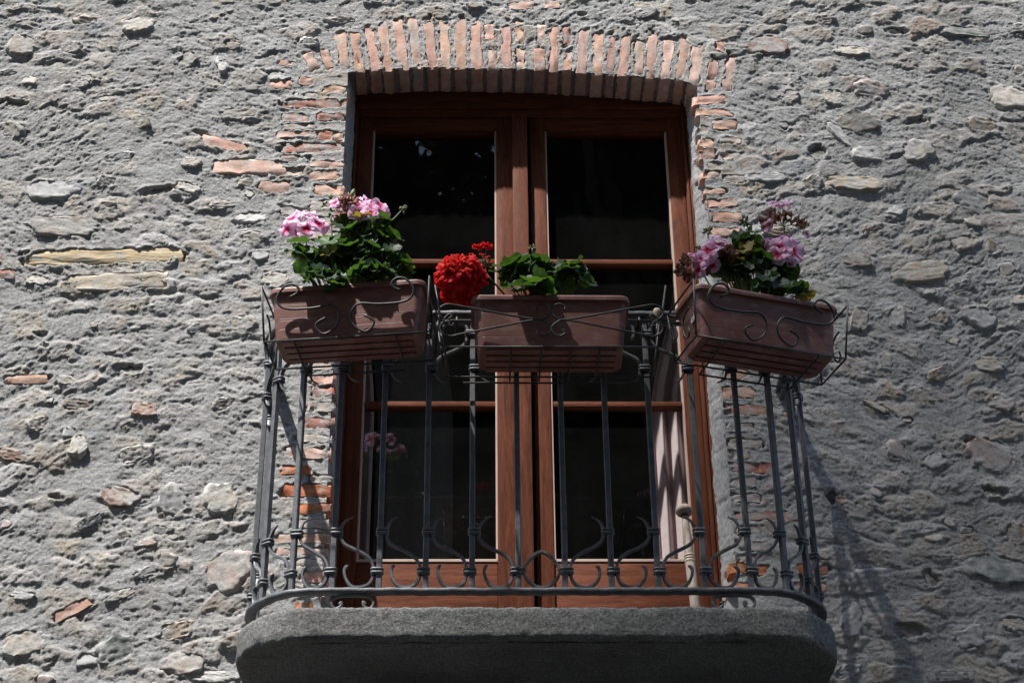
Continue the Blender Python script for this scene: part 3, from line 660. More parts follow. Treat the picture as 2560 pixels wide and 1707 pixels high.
# ================================================================== BALCONY
CLx, CRx, CY = -.586, .619, -.251        # centres of the rounded corners
def upath(r, y_end, n_arc=18):
    P = [(CLx-r, y_end)]
    for k in range(n_arc+1):
        t = math.pi/2*k/n_arc; P.append((CLx-r*math.cos(t), CY-r*math.sin(t)))
    for k in range(1, 40): P.append((CLx+(CRx-CLx)*k/40, CY-r))
    for k in range(n_arc+1):
        t = math.pi/2*k/n_arc; P.append((CRx+r*math.sin(t), CY-r*math.cos(t)))
    P.append((CRx+r, y_end)); return np.array(P)
def resample(P, ds):
    d = np.r_[0, np.cumsum(np.hypot(*np.diff(P, axis=0).T))]; n = int(d[-1]/ds)+1
    s = np.linspace(0, d[-1], n); return np.stack([np.interp(s, d, P[:, 0]), np.interp(s, d, P[:, 1])], 1)
OUT = resample(upath(.235, .03), .008); no = len(OUT)
ST_T, ST_B = -.415, -.506
prof = [(-.03, ST_T-.001), (-.010, ST_T), (-.003, ST_T-.003), (0, ST_T-.010)] + [(0.0, ST_T-.010-(.068)*k/8) for k in range(1, 9)] + [(-.0015, ST_B+.004), (-.006, ST_B), (-.03, ST_B-.001)]
cent = np.array([.5*(CLx+CRx), -.05])
tg = np.gradient(OUT, axis=0); tg /= np.linalg.norm(tg, axis=1)[:, None]; nrm = np.stack([tg[:, 1], -tg[:, 0]], 1)
if np.sum((OUT-cent)*nrm) < 0: nrm = -nrm
V = []
for j, (off, z) in enumerate(prof):
    s = np.arange(no)*.008
    jt = .0022*pn(s*40, np.full(no, z*70), 501) + .0016*pn(s*95, np.full(no, z*150), 502)
    jz = .0025*pn(s*18, np.full(no, z*9), 503) + .002*pn(s*60, np.full(no, z*9), 504)
    ed = math.exp(-((z-ST_T)/.012)**2) + math.exp(-((z-ST_B)/.014)**2)
    chip = .016*ed*np.clip(pn(s*16, np.full(no, 3.3+j*.05), 507)+.4*pn(s*60, np.full(no, j*.2), 508)-.22, 0, 1)
    P = OUT + nrm*(off+jt-chip)[:, None]; V += [(p[0], p[1], z+q) for p, q in zip(P, jz)]
F = [(j*no+i, (j+1)*no+i, (j+1)*no+i+1, j*no+i+1) for j in range(len(prof)-1) for i in range(no-1)]
# top and underside as rough sheets spanned across
def span(j, up):
    base = len(V); m_ = 40; rows = no//2
    L = V[j*no:(j+1)*no]
    for i in range(rows):
        a_, b_ = np.array(L[i]), np.array(L[no-1-i])
        for k in range(m_+1):
            p = a_*(1-k/m_)+b_*k/m_
            if 0 < k < m_ and i < rows-1: p[2] += .003*float(pn(p[0]*14, p[1]*40, 505)) + .002*float(pn(p[0]*50, p[1]*50, 506))
            V.append(tuple(p))
    for i in range(rows-1):
        for k in range(m_):
            q = (base+i*(m_+1)+k, base+i*(m_+1)+k+1, base+(i+1)*(m_+1)+k+1, base+(i+1)*(m_+1)+k)
            F.append(q if up else q[::-1])
span(0, True); span(len(prof)-1, False)
slab = mesh_obj('balcony_slab', V, F, MAT['granite'])
setp(slab, 'thick grey granite balcony slab with rounded front corners', 'balcony')

RAIL = thing('balcony_railing', (0, -.3, ST_T), 'dark wrought iron balcony railing with square bars and curled scrolls', 'railing')
RC = .2045; RY = CY-RC                  # rail centre line radius
ZB0, ZB1, ZT0, ZT1 = -.366, -.354, .520, .534
def sweep_rect(P, w, z0, z1, name):
    tg = np.gradient(P, axis=0); tg /= np.linalg.norm(tg, axis=1)[:, None]; n_ = np.stack([tg[:, 1], -tg[:, 0]], 1)
    b = .0015; sec = [(-w/2+b, z0), (w/2-b, z0), (w/2, z0+b), (w/2, z1-b), (w/2-b, z1), (-w/2+b, z1), (-w/2, z1-b), (-w/2, z0+b)]
    V = []; m_ = len(sec)
    for i in range(len(P)):
        wob = .0006*math.sin(i*1.7)+.0005*math.sin(i*.61)
        for (o_, z) in sec: V.append((P[i][0]+n_[i][0]*(o_+wob), P[i][1]+n_[i][1]*(o_+wob), z+wob*.8))
    F = [(i*m_+k, i*m_+(k+1) % m_, (i+1)*m_+(k+1) % m_, (i+1)*m_+k) for i in range(len(P)-1) for k in range(m_)]
    F += [tuple(range(m_)), tuple(range((len(P)-1)*m_, len(P)*m_))]
    o = mesh_obj(name, V, F, MAT['iron'], RAIL); autosmooth(o, 50); return o
PC = resample(upath(RC, .02), .015)
sweep_rect(PC, .031, ZB0, ZB1, 'bottom_rail')
sweep_rect(PC, .036, ZT0, ZT1, 'handrail')
sweep_rect(PC, .016, .494, .502, 'under_rail')
sp = .1275
bars = []          # (x, y, tangent angle)
def arc_pt(side, deg):
    t = math.radians(deg)
    return (CLx-RC*math.sin(t), CY-RC*math.cos(t), t) if side < 0 else (CRx+RC*math.sin(t), CY-RC*math.cos(t), t)
BL = [(CLx-RC, -.135, math.pi/2), arc_pt(-1, 83), arc_pt(-1, 51), arc_pt(-1, 21)] + [(-.548+sp*k, RY, 0) for k in range(5)]
BRr = [(CRx+RC, -.135, math.pi/2), arc_pt(1, 82), arc_pt(1, 48), arc_pt(1, 23.5)] + [(.600-sp*k, RY, 0) for k in range(5)]
def baluster(x, y, a):
    V = []; r = .0083; n = 26
    for k in range(n):
        z = ZB1-.002+(ZT0-ZB1+.004)*k/(n-1)
        for q in range(8):
            aa = math.pi/8+q*math.pi/4; cx_ = math.copysign(abs(math.cos(aa))**.35, math.cos(aa)); cy_ = math.copysign(abs(math.sin(aa))**.35, math.sin(aa))
            w = r*(1+.05*float(pn(z*37+x*50, q*.7, 77)))
            dx_, dy_ = cx_*w, cy_*w
            V.append((x+dx_*math.cos(a)-dy_*math.sin(a), y+dx_*math.sin(a)+dy_*math.cos(a), z))
    F = [(k*8+q, k*8+(q+1) % 8, (k+1)*8+(q+1) % 8, (k+1)*8+q) for k in range(n-1) for q in range(8)]
    o = mesh_obj('baluster', V, F, MAT['iron'], RAIL); autosmooth(o, 35)
for (x, y, a) in BL: baluster(x, y, -a)
for (x, y, a) in BRr: baluster(x, y, a)
SC = np.array([(.055,.2186),(.033,.2075),(.022,.1877),(.018,.1719),(.020,.156),(.033,.136),(.056,.1225),(.086,.1087),(.109,.093),(.121,.073),(.1235,.0534),
               (.121,.0336),(.109,.0138),(.084,.005),(.058,.010),(.041,.0296),(.035,.0534),(.040,.066),(.0465,.071)])
def collar(x, y, z, dirv, off, wid):
    mb = MB(); a = math.atan2(dirv[1], dirv[0])
    for k in (-1, 1):
        V, F = [], []; segs = 20; prof_ = [(-.0055, -.002), (-.0035, .0022), (0, .0035), (.0035, .0022), (.0055, -.002)]
        for (dz, rr) in prof_:
            for q in range(segs):
                t = 2*math.pi*q/segs; cx_ = math.copysign(abs(math.cos(t))**.5, math.cos(t)); cy_ = math.copysign(abs(math.sin(t))**.5, math.sin(t))
                lx = off+cx_*(wid+rr); ly = cy_*(.0105+rr)
                V.append((x+lx*math.cos(a)-ly*math.sin(a), y+lx*math.sin(a)+ly*math.cos(a), z+k*.0052+dz))
        for i in range(len(prof_)-1):
            for q in range(segs): F.append((i*segs+q, i*segs+(q+1) % segs, (i+1)*segs+(q+1) % segs, (i+1)*segs+q))
        mb.add(V, F)
    o = mb.build('collar', MAT['iron'], RAIL, True)
rs = random.Random(11)
def scroll(bi, bj, top):
    """bi outer bar carries the collar far from the rail, bj inner bar the one near it"""
    pi_, pj = np.array(bi[:2]), np.array(bj[:2]); d = pj-pi_; L = np.linalg.norm(d); e = d/L; nn = np.array([-e[1], e[0]])
    k = L/.140; pts = []
    for (u, z) in SC:
        zz = ZB1+z+rs.uniform(-.0012, .0012) if not top else .515-z+rs.uniform(-.0012, .0012)
        uu = u*k + rs.uniform(-.0012, .0012); pts.append((pi_[0]+e[0]*uu, pi_[1]+e[1]*uu, zz))
    C = crom(pts, 4); n = len(C); t = np.linspace(0, 1, n)
    r = .0042*np.clip(np.minimum(.30+t*6, .55+(1-t)*8), .3, 1)
    V, F = tube(C, r, 8, side_dir=(nn[0], nn[1], 0), aspect=1.75, square=True)
    o = mesh_obj('scroll', V, F, MAT['iron'], RAIL); autosmooth(o, 40)
    z1_, z2_ = (ZB1+.1719, ZB1+.0534) if not top else (.515-.1719, .515-.0534)
    collar(pi_[0], pi_[1], z1_, e, .006, .015); collar(pj[0], pj[1], z2_, e, -.006, .015)
for B in (BL, BRr):
    for i in range(len(B)-1):
        for top in (False, True): scroll(B[i], B[i+1], top)
# centre bay: an arch above and a bowl below between the two middle bars
pl, pr = np.array(BL[-1][:2]), np.array(BRr[-1][:2]); Lc = pr[0]-pl[0]
for top in (False, True):
    for prof_ in ([(.016,.056),(.020,.072),(.040,.098),(Lc/2,.111),(Lc-.040,.098),(Lc-.020,.072),(Lc-.016,.056)], [(.016,.050),(.022,.032),(.045,.010),(Lc/2,.005),(Lc-.045,.010),(Lc-.022,.032),(Lc-.016,.050)]):
        pts = [(pl[0]+u, RY, (ZB1+z) if not top else .515-z) for (u, z) in prof_]
        V, F = tube(crom(pts, 6), .0042, 8, side_dir=(0, 1, 0), aspect=1.75, square=True)
        o = mesh_obj('scroll', V, F, MAT['iron'], RAIL); autosmooth(o, 40)
for px in (882, 1833):     # little feet between slab and rail
    c = at(px, 1492, y=RY); w = .058
    pts = [(c[0]+u*w, RY, z) for (u, z) in ((-.62,-.398),(-.50,-.391),(-.55,-.404),(-.80,-.411),(-.98,-.398),(-.90,-.381),(-.6,-.3735),(0,-.3715),(.6,-.3735),(.90,-.381),(.98,-.398),(.80,-.411),(.55,-.404),(.50,-.391),(.62,-.398))]
    V, F = tube(crom(pts, 5), .0040, 8, side_dir=(0, 1, 0), aspect=1.7, square=True)
    mesh_obj('foot_scroll', V, F, MAT['iron'], RAIL)

# turned wooden pole leaning in the corner and a stake with a bulb
b0 = at(1738, 1512, y=-.10); t0 = at(1711, 1283, y=-.06); ax = (t0-b0)/np.linalg.norm(t0-b0); ln = np.linalg.norm(t0-b0)
foot = b0 - ax*((b0[2]-ST_T-.004)/ax[2]); L0 = np.linalg.norm(t0-foot)
PO = thing('wooden_pole', foot, 'weathered turned wooden pole with a mushroom shaped cap standing on the balcony', 'pole')
V, F = lathe([(0, .013), (.02, .015), (L0-.165, .0155), (L0-.15, .0135), (L0-.09, .0145), (L0-.03, .010), (L0-.012, .0085), (L0, .0095)], foot, ax, 16); mesh_obj('shaft', V, F, MAT['wood_old'], PO)
V, F = lathe([(L0-.004, .004), (L0-.002, .022), (L0+.006, .0265), (L0+.014, .026), (L0+.024, .019), (L0+.029, .009), (L0+.030, .001)], foot, ax, 22); mesh_obj('cap', V, F, MAT['wood_old'], PO)
rg = at(1723, 1397, y=-.08); tr = np.dot(rg-foot, ax)
for dz in (-.009, .001, .010):
    V, F = lathe([(tr+dz-.004, .0135), (tr+dz-.002, .0165), (tr+dz+.002, .0165), (tr+dz+.004, .0135)], foot, ax, 18); mesh_obj('ring', V, F, MAT['cream'] if dz else MAT['dark_paint'], PO)
V, F = lathe([(L0-.012, .0088), (L0-.009, .0125), (L0-.005, .0125), (L0-.002, .0088)], foot, ax, 18); mesh_obj('ring', V, F, MAT['dark_paint'], PO)
c0 = at(1642, 890, y=-.49); c1 = at(1643, 795, y=-.49)
SK = thing('garden_stake', c0, 'cream bulb on a thin dark rod beside the centre flower holder', 'garden stake')
V, F = tube([c0, (c0+c1)/2, c1], .004, 8); mesh_obj('rod', V, F, MAT['wire'], SK)
V, F = lathe([(-.004, .004), (.004, .006), (.014, .0105), (.024, .0115), (.031, .0085), (.034, .001)], c1, (0, 0, 1), 16); mesh_obj('bulb', V, F, MAT['cream'], SK)

# ================================================================== FLOWER BOXES
def rrect(w, d, r, n=10):
    P = []
    for (sx, sy, a0) in ((1, 1, 0), (-1, 1, 90), (-1, -1, 180), (1, -1, 270)):
        for k in range(n+1):
            a = math.radians(a0+90*k/n); P.append((sx*(w/2-r)+r*math.cos(a), sy*(d/2-r)+r*math.sin(a)))
    return np.array(P)
def planter(cx, cy, z, ang, label, sticker=False):
    """cx, cy: middle of the bottom; local x along the box, local -y to the street"""
    root = thing('flower_box', (cx, cy, z), label, 'flower box', 'terracotta coloured boxes on the railing'); root.rotation_euler.z = ang
    H = .165; L = [(0, .404, .128, .020), (.004, .410, .134, .022)]
    for zz, g in ((.034, 0), (.0352, 1), (.0364, 0), (.060, 0), (.061, 1), (.062, 0), (.0675, 0), (.0685, 1), (.0695, 0), (.110, 0), (.111, 1), (.112, 0), (.146, 0)):
        t = zz/H; e = -.0009*g; L.append((zz, .410+.030*t+e, .134+.028*t+e, .022))
    L += [(.147, .450, .172, .026), (.149, .456, .178, .029), (.159, .457, .179, .030), (.1645, .452, .174, .027), (.165, .444, .166, .023), (.163, .437, .159, .020), (.130, .430, .152, .02)]
    V = []; F = []
    for (zz, w, d, r) in L: V += [(p[0], p[1], zz) for p in rrect(w, d, r)]
    m_ = len(rrect(1, 1, .1))
    for i in range(len(L)-1):
        for k in range(m_): F.append((i*m_+k, i*m_+(k+1) % m_, (i+1)*m_+(k+1) % m_, (i+1)*m_+k))
    F.append(tuple(range(m_))[::-1])
    o = mesh_obj('box', V, F, MAT['plastic'], root, local=True); autosmooth(o, 13)
    P = rrect(.429, .151, .02); mesh_obj('soil', [(p[0], p[1], .142) for p in P], [tuple(range(m_))], MAT['soil'], root, False, True)
    for yy in (-.048, -.014, .020, .052):      # long feet under the box with dark slots between
        mb = MB(); mb.box(-.185, .185, yy-.013, yy+.011, -.005, .0008, .002); q = mesh_obj('foot', mb.v, mb.f, MAT['plastic'], root, local=True); autosmooth(q)
    if sticker:
        mb = MB(); mb.box(-.2165, -.2140, -.036, -.014, .071, .097); tl = mesh_obj('sticker', mb.v, mb.f, MAT['sticker'], root, False, True)
        mb = MB()
        for k, (a_, b_) in enumerate(((-.034, -.0325), (-.031, -.0285), (-.027, -.026), (-.0245, -.0225), (-.021, -.0195), (-.018, -.016))): mb.box(-.2170, -.2166, a_, b_, .086 if k % 2 else .083, .0945)
        mb.box(-.2170, -.2166, -.033, -.022, .0745, .0765); mb.box(-.2170, -.2166, -.033, -.018, .079, .0805)
        mesh_obj('print', mb.v, mb.f, MAT['ink'], tl, False, True)
    return root
WR = .0030
def lw(root, name, pts, r=WR, smooth=0):
    P = crom(pts, smooth) if smooth else np.array(pts, float)
    V, F = tube(P, r, 8); return mesh_obj(name, V, F, MAT['wire'], root, True, True)
def seg_frame(root, name, corners):
    for a_, b_ in corners: lw(root, name, [a_, tuple((np.array(a_)+np.array(b_))/2), b_])
SWL = [(-.152,.120),(-.133,.130),(-.128,.145),(-.145,.158),(-.170,.150),(-.187,.120),(-.178,.095),(-.150,.084),(-.090,.083),(-.040,.088),(-.020,.070),(-.016,.045),(-.028,.020),(-.055,.004),(-.074,.016),(-.078,.036),(-.053,.052)]
def holder_s(cx, cy, z, ang, label, w=.232):
    root = thing('box_holder', (cx, cy, z), label, 'wire holder', 'wire holders on the railing'); root.rotation_euler.z = ang
    f0, f1, bk = -.076, -.108, .080; zb, zt = -.007, .158
    A = [(-w, f0, zb), (w, f0, zb), (w, bk, zb), (-w, bk, zb)]; T = [(-w-.010, f1, zt), (w+.010, f1, zt), (w+.010, bk+.012, zt), (-w-.010, bk+.012, zt)]
    seg_frame(root, 'wire', [(A[0], A[1]), (A[1], A[2]), (A[2], A[3]), (A[3], A[0]), (T[1], T[2]), (T[2], T[3]), (T[3], T[0]), (A[0], T[0]), (A[1], T[1]), (A[2], T[2]), (A[3], T[3])])
    for sx in (1, -1):
        P = [(sx*x*1.05, f0+(f1-f0)*zz/.165-.004, zz) for (x, zz) in SWL]; lw(root, 'curl', P, .0035, 5)
        P = [(sx*(w+.004), y, zz) for (y, zz) in ((-.05,.10),(-.02,.095),(.0,.07),(-.008,.03),(-.028,.012),(-.042,.022),(-.038,.04))]; lw(root, 'curl', P, .003, 5)
    for x in (-.145, .145):
        lw(root, 'support', [(x, f0, zb-.006), (x, .06, zb-.008), (x, bk+.030, zb-.010)])
    lw(root, 'support', [(-.145, bk+.030, zb-.010), (0, bk+.031, zb-.010), (.145, bk+.030, zb-.010)])
    for x in (-.12, .12):     # hooks over the handrail
        lw(root, 'hook', [(x, bk+.012, zt), (x, bk+.020, zt+.02), (x, bk+.045, zt+.026), (x, bk+.062, zt+.018), (x, bk+.064, zt-.01)], .0035, 5)
    return root
def holder_x(cx, cy, z, label):
    root = thing('box_holder', (cx, cy, z), label, 'wire holder', 'wire holders on the railing')
    w, w2 = .300, .330; f0, f1, bk = -.085, -.105, .085; zb, zt = -.007, .185
    A = [(-w, f0, zb), (w, f0, zb), (w, bk, zb), (-w, bk, zb)]; T = [(-w2, f1, zt), (w2, f1, zt), (w2, bk, zt), (-w2, bk, zt)]
    seg_frame(root, 'wire', [(A[0], A[1]), (A[1], A[2]), (A[2], A[3]), (A[3], A[0]), (T[0], T[3]), (T[1], T[2]), (T[2], T[3]), (A[0], T[0]), (A[1], T[1]), (A[2], T[2]), (A[3], T[3])])
    for x in (-.115, -.03, .055, .135): lw(root, 'support', [(x, f0, zb-.005), (x, 0, zb-.006), (x, bk+.012, zb-.006)])
    lw(root, 'support', [(-.25, bk+.020, zb-.008), (0, bk+.021, zb-.008), (.25, bk+.020, zb-.008)])
    def pt(X, Y): zz = (1195-Y)/3250.0-.014; return ((X-1245)/3104.0, f0-.006+(f1-f0)*zz/.19, zz)
    for sx in (1, -1):
        m_ = (lambda p: (p[0]*sx, p[1], p[2]))
        lw(root, 'curl', [m_(pt(*q)) for q in ((345,905),(372,868),(340,858),(300,900),(258,850),(268,790),(330,755),(430,768),(760,838),(1100,905),(1200,890),(1240,830),(1222,768),(1165,748),(1118,782),(1130,805))], .0030, 5)
        lw(root, 'curl', [m_(pt(*q)) for q in ((385,945),(378,975),(350,962),(345,930),(290,942),(268,1000),(300,1055),(370,1075),(450,1055),(760,985),(1100,912),(1190,930),(1243,990),(1226,1050),(1172,1072),(1126,1042),(1145,1008))], .0030, 5)
    for x in (-.27, .27):
        lw(root, 'hook', [(x, bk, zt-.002), (x, bk+.012, zt+.018), (x, bk+.032, zt+.022), (x, bk+.05, zt+.012), (x, bk+.052, zt-.02)], .0035, 5)
    return root
BX = [(-.516, -.600, .325, math.radians(-6.8)), (.057, -.588, .295, math.radians(0.3)), (.664, -.566, .315, math.radians(16.3))]
planter(*BX[0], 'terracotta coloured plastic flower box with leafy pink geraniums, left end of railing')
planter(*BX[1], 'terracotta coloured plastic flower box in the wide middle holder under the red geranium')
planter(*BX[2], 'terracotta coloured plastic flower box with a small white sticker, right end of railing', True)
holder_s(BX[0][0], BX[0][1], BX[0][2], BX[0][3], 'dark wire holder with S curls round the left flower box')
holder_x(BX[1][0], BX[1][1], BX[1][2], 'wide dark wire holder with crossed curls round the middle flower box')
holder_s(BX[2][0], BX[2][1], BX[2][2], BX[2][3], 'dark wire holder with S curls round the right flower box')

# ================================================================== GERANIUMS
def leaf_mesh(name, seed, R=1.0, mat='leaf'):
    rr = random.Random(seed); n = 30; rings = (.0, .34, .68, 1.0); V = []; F = []
    ph = rr.uniform(0, 6); V.append((0, 0, 0))
    for q in rings[1:]:
        for k in range(n):
            t = 2*math.pi*k/n; gap = 1-.78*math.exp(-((t if t < math.pi else t-2*math.pi)/.26)**2)*(q > .3)
            rad = R*q*(1+.09*abs(math.sin(3.5*(t-math.pi)))*q+.05*math.sin(11*t+ph)*q*q)*gap*(1+.05*math.sin(2*t+ph))
            z = R*(.22*q*q*(.4+.6*math.sin(2*t+ph)) + .10*q**3*math.sin(7*t+ph*2) + .16*q*q)
            z -= .05*R*math.cos(7*(t-math.pi))*q
            V.append((rad*math.cos(t), rad*math.sin(t), z))
    for k in range(n): F.append((0, 1+k, 1+(k+1) % n))
    for i in range(2):
        for k in range(n): F.append((1+i*n+k, 1+(i+1)*n+k, 1+(i+1)*n+(k+1) % n, 1+i*n+(k+1) % n))
    me = bpy.data.meshes.new(name); me.from_pydata(V, [], F); me.materials.append(MAT[mat])
    me.polygons.foreach_set('use_smooth', [True]*len(F)); me.update(); return me
LEAVES = [leaf_mesh('leaf', s) for s in range(7)]*4 + [leaf_mesh('leaf', 8, mat='leaf_old'), leaf_mesh('leaf', 9, mat='leaf_young'), leaf_mesh('leaf', 10, mat='leaf_young')]
def floret_mesh(name, mat, seed, npet=5, ruff=.18, cup=.35):
    rr = random.Random(seed); V = []; F = []; rad = []
    for p in range(npet):
        a0 = 2*math.pi*p/npet + rr.uniform(-.12, .12); nu, nv = 7, 6; base = len(V); Lp = rr.uniform(.92, 1.08); wv = rr.uniform(0, 6); cu = cup*rr.uniform(.5, 1.4)
        for i in range(nu):
            t = i/(nu-1); wid = .70*math.sin(math.pi*min(1, t*.76+.10))**.7*(.34+.85*t) if t < .999 else .44
            for j in range(nv):
                s = j/(nv-1)*2-1; x = Lp*(t - .07*s*s*t*t); y = wid*s
                z = cu*t*(1-.6*t) + ruff*t*t*math.sin(3.2*s+wv) + .10*s*s*t - .16*t*t*t*2*(wv > 3) + .03*math.sin(6*t+wv)
                V.append((x*math.cos(a0)-y*math.sin(a0), x*math.sin(a0)+y*math.cos(a0), z+.01*p)); rad.append(t)
        for i in range(nu-1):
            for j in range(nv-1): q = base+i*nv+j; F.append((q, q+nv, q+nv+1, q+1))
    me = bpy.data.meshes.new(name); me.from_pydata(V, [], F); me.materials.append(MAT[mat])
    at_ = me.attributes.new('rad', 'FLOAT', 'POINT'); at_.data.foreach_set('value', rad)
    me.polygons.foreach_set('use_smooth', [True]*len(F)); me.update(); return me
PINK = [floret_mesh('flower', 'petal_pink', s) for s in range(5)]
RED = [floret_mesh('flower', 'petal_red', 20+s, 6, .26, .5) for s in range(5)]
DRY = [floret_mesh('withered_flower', 'dry', 40+s, 6, .5, 1.3) for s in range(4)]
def bud_mesh():
    V, F = lathe([(-.5, .12), (-.35, .28), (0, .36), (.35, .27), (.6, .10), (.72, .02)], (0, 0, 0), (0, 0, 1), 8)
    me = bpy.data.meshes.new('bud'); me.from_pydata([tuple(v) for v in V], [], F); me.materials.append(MAT['bud']); me.polygons.foreach_set('use_smooth', [True]*len(F)); return me
BUD = bud_mesh()
def place(me, name, parent, pos, nrm, size, spin, stretch=1.0):
    o = bpy.data.objects.new(name, me); COL.objects.link(o); o.parent = parent
    q = Vector(nrm).normalized().to_track_quat('Z', 'Y').to_matrix().to_4x4() @ Matrix.Rotation(spin, 4, 'Z')
    o.matrix_basis = Matrix.Translation(Vector(pos)-wpos(parent)) @ q @ Matrix.Diagonal((size, size*stretch, size, 1)); return o
def stem(root, name, pts, r0, r1, mat='stem', parent=None):
    C = crom([np.array(p) for p in pts], 6); V, F = tube(C, np.linspace(r0, r1, len(C)), 7); return mesh_obj(name, V, F, MAT[mat], parent or root)
def plant(name, base, label, seed): return thing(name, base, label, 'geranium')
def foliage(root, seed, n, lobes, size, base, hang=0.0):
    """lobes: list of (centre, radii, weight) where the leaf blades sit; each leaf gets its own stalk from the soil"""
    rr = random.Random(seed); ws = [l[2] for l in lobes]
    stalks = MB()
    for k in range(n):
        c, r, _ = rr.choices(lobes, ws)[0]
        while True:
            d = Vector((rr.uniform(-1, 1), rr.uniform(-1, 1), rr.uniform(-1, 1)))
            if .25 < d.length < 1: break
        p = Vector(c)+Vector((d.x*r[0], d.y*r[1], d.z*r[2]))
        out = Vector((d.x*.7, d.y*.8-.22, .60+.35*d.z)) + Vector((rr.uniform(-.45, .45), rr.uniform(-.45, .45), rr.uniform(-.35, .3)))
        s = size*rr.uniform(.62, 1.15)
        place(rr.choice(LEAVES), 'leaf', root, p, out, s, rr.uniform(0, 6.28), rr.uniform(.85, 1.05))
        if rr.random() < .75:
            b = Vector((base[0]+(p.x-base[0])*.45+rr.uniform(-.02, .02), base[1]+(p.y-base[1])*.2+rr.uniform(-.02, .02), base[2]))
            m_ = (b+p)/2+Vector((rr.uniform(-.012, .012), rr.uniform(-.012, .012), .012))
            V, F = tube(crom([b, m_, p], 4), .0016, 5); stalks.add(V, F)
    mesh_obj('stalks', stalks.v, stalks.f, MAT['stem'], root)
def head(root, centre, florets, meshes, foot, seed, size, stem_r=.0026, fname='flower', dry=()):
    """an umbel: flower stalk from foot to hub, florets (world points with facing) round it"""
    rr = random.Random(seed); hub = Vector(centre)
    m_ = (Vector(foot)+hub)/2+Vector((rr.uniform(-.01, .01), 0, .01))
    st = stem(root, 'flower_stalk', [foot, m_, hub], stem_r, stem_r*.8)
    ped = MB()
    for k, (p, nm, sc) in enumerate(florets):
        p = Vector(p); V, F = tube(crom([hub, (hub+p)/2+Vector((0, 0, .004)), p], 3), .0009, 5); ped.add(V, F)
        isdry = k in dry
        place(rr.choice(DRY if isdry else meshes), 'withered_flower' if isdry else fname, st, p, nm, size*sc, rr.uniform(0, 6.28))
    if ped.v: mesh_obj('pedicels', ped.v, ped.f, MAT['stem'], st)
    return st
def buds(parent, centre, n, spread, size, seed, droop=.0):
    rr = random.Random(seed); c = Vector(centre)
    for k in range(n):
        d = Vector((rr.uniform(-1, 1), rr.uniform(-1, 1), rr.uniform(-.6, 1))).normalized()
        p = c+d*spread*rr.uniform(.6, 1); nm = d+Vector((0, 0, -droop))
        place(BUD, 'bud', parent, p, nm, size*rr.uniform(.8, 1.2), 0)
def facing(p, hub, rr, up=.25):
    d = (Vector(p)-Vector(hub)).normalized(); return d*.75+Vector((rr.uniform(-.3, .3), -.75, up+rr.uniform(-.25, .25)))
def lcr(x, y): return 690+x/6.27, 470+y/6.27
def ccr(x, y): return 1060+x/5.345, 580+y/5.345
def rcr(x, y): return 1680+x/5.6, 480+y/5.6
rr = random.Random(5)
# --- left plant
yl = -.61; bl = (BX[0][0], BX[0][1], BX[0][2]+.142)
PL = plant('geranium_plant', bl, 'bushy geranium with two pink flower heads in the left flower box', 1)
def lob(f, x, y, w, h, yy, dep, wt):
    c = at(*f(x, y), y=yy); s = {lcr: 6.27, ccr: 5.345, rcr: 5.6}[f]*850.0
    return (tuple(c), (w/s, dep, h/s*1.15), wt)
foliage(PL, 21, 125, [lob(lcr,420,1080,230,240,-.63,.06,1.2), lob(lcr,800,1050,330,330,-.61,.07,1.6), lob(lcr,1350,950,430,380,-.60,.07,2.2), lob(lcr,1650,1150,330,280,-.60,.06,1.6),
                    lob(lcr,1500,640,260,160,-.60,.05,.7), lob(lcr,1830,760,120,120,-.62,.03,.25), lob(lcr,760,1390,300,70,-.69,.02,.8), lob(lcr,350,1310,160,80,-.69,.02,.5), lob(lcr,1500,1330,420,70,-.69,.02,.9), lob(lcr,1950,1230,130,160,-.62,.03,.4), lob(lcr,950,1560,120,70,-.70,.02,.15), lob(lcr,1150,600,200,120,-.6,.05,.4)], .035, bl)
hubA = at(*lcr(440, 600), y=-.615); ftA = (bl[0]-.10, bl[1], bl[2])
fl = [(at(*lcr(x, y), y=yy), s) for x, y, yy, s in ((250,500,-.635,1.05),(465,410,-.625,1.15),(655,580,-.64,1.15),(475,650,-.655,1.0),(175,660,-.635,.9),(330,700,-.60,.9),(560,480,-.59,.9),(330,430,-.58,.9),(740,620,-.61,.9))]
head(PL, hubA, [(p, facing(p, hubA, rr), s) for p, s in fl], PINK, ftA, 3, .029)
hubB = at(*lcr(1240, 420), y=-.60); ftB = (bl[0]+.0, bl[1], bl[2])
fl = [(at(*lcr(x, y), y=yy), s) for x, y, yy, s in ((1090,150,-.60,.95),(930,240,-.62,.8),(1060,280,-.63,.9),(1290,280,-.62,.9),(1450,310,-.635,1.1),(1610,275,-.62,1.0),(1270,390,-.64,1.0),(1470,400,-.645,1.0),(1640,390,-.63,.9),(1040,390,-.63,.8),(1190,260,-.63,.75),(1460,210,-.59,.9),(1700,380,-.61,.7),(1250,190,-.6,.8),(1090,190,-.63,.7),(960,420,-.6,.7))]
sB = head(PL, hubB, [(p, facing(p, hubB, rr), s) for p, s in fl], PINK, ftB, 4, .028, dry=(9, 10, 14))
head(PL, at(*lcr(1480, 520), y=-.60), [], PINK, (bl[0]+.06, bl[1], bl[2]), 6, .02)
hb = at(*lcr(860, 420), y=-.62); s1 = head(PL, hb, [], PINK, (bl[0]-.04, bl[1], bl[2]), 7, .02)
buds(s1, at(*lcr(780, 280), y=-.62), 9, .014, .0085, 11); buds(s1, at(*lcr(880, 390), y=-.63), 9, .013, .009, 12, .6); place(BUD, 'bud', s1, at(*lcr(855, 140), y=-.61), (-.2, 0, 1), .018, 0); place(BUD, 'bud', s1, at(*lcr(1200, 100), y=-.61), (.2, 0, 1), .03, 0, .8)
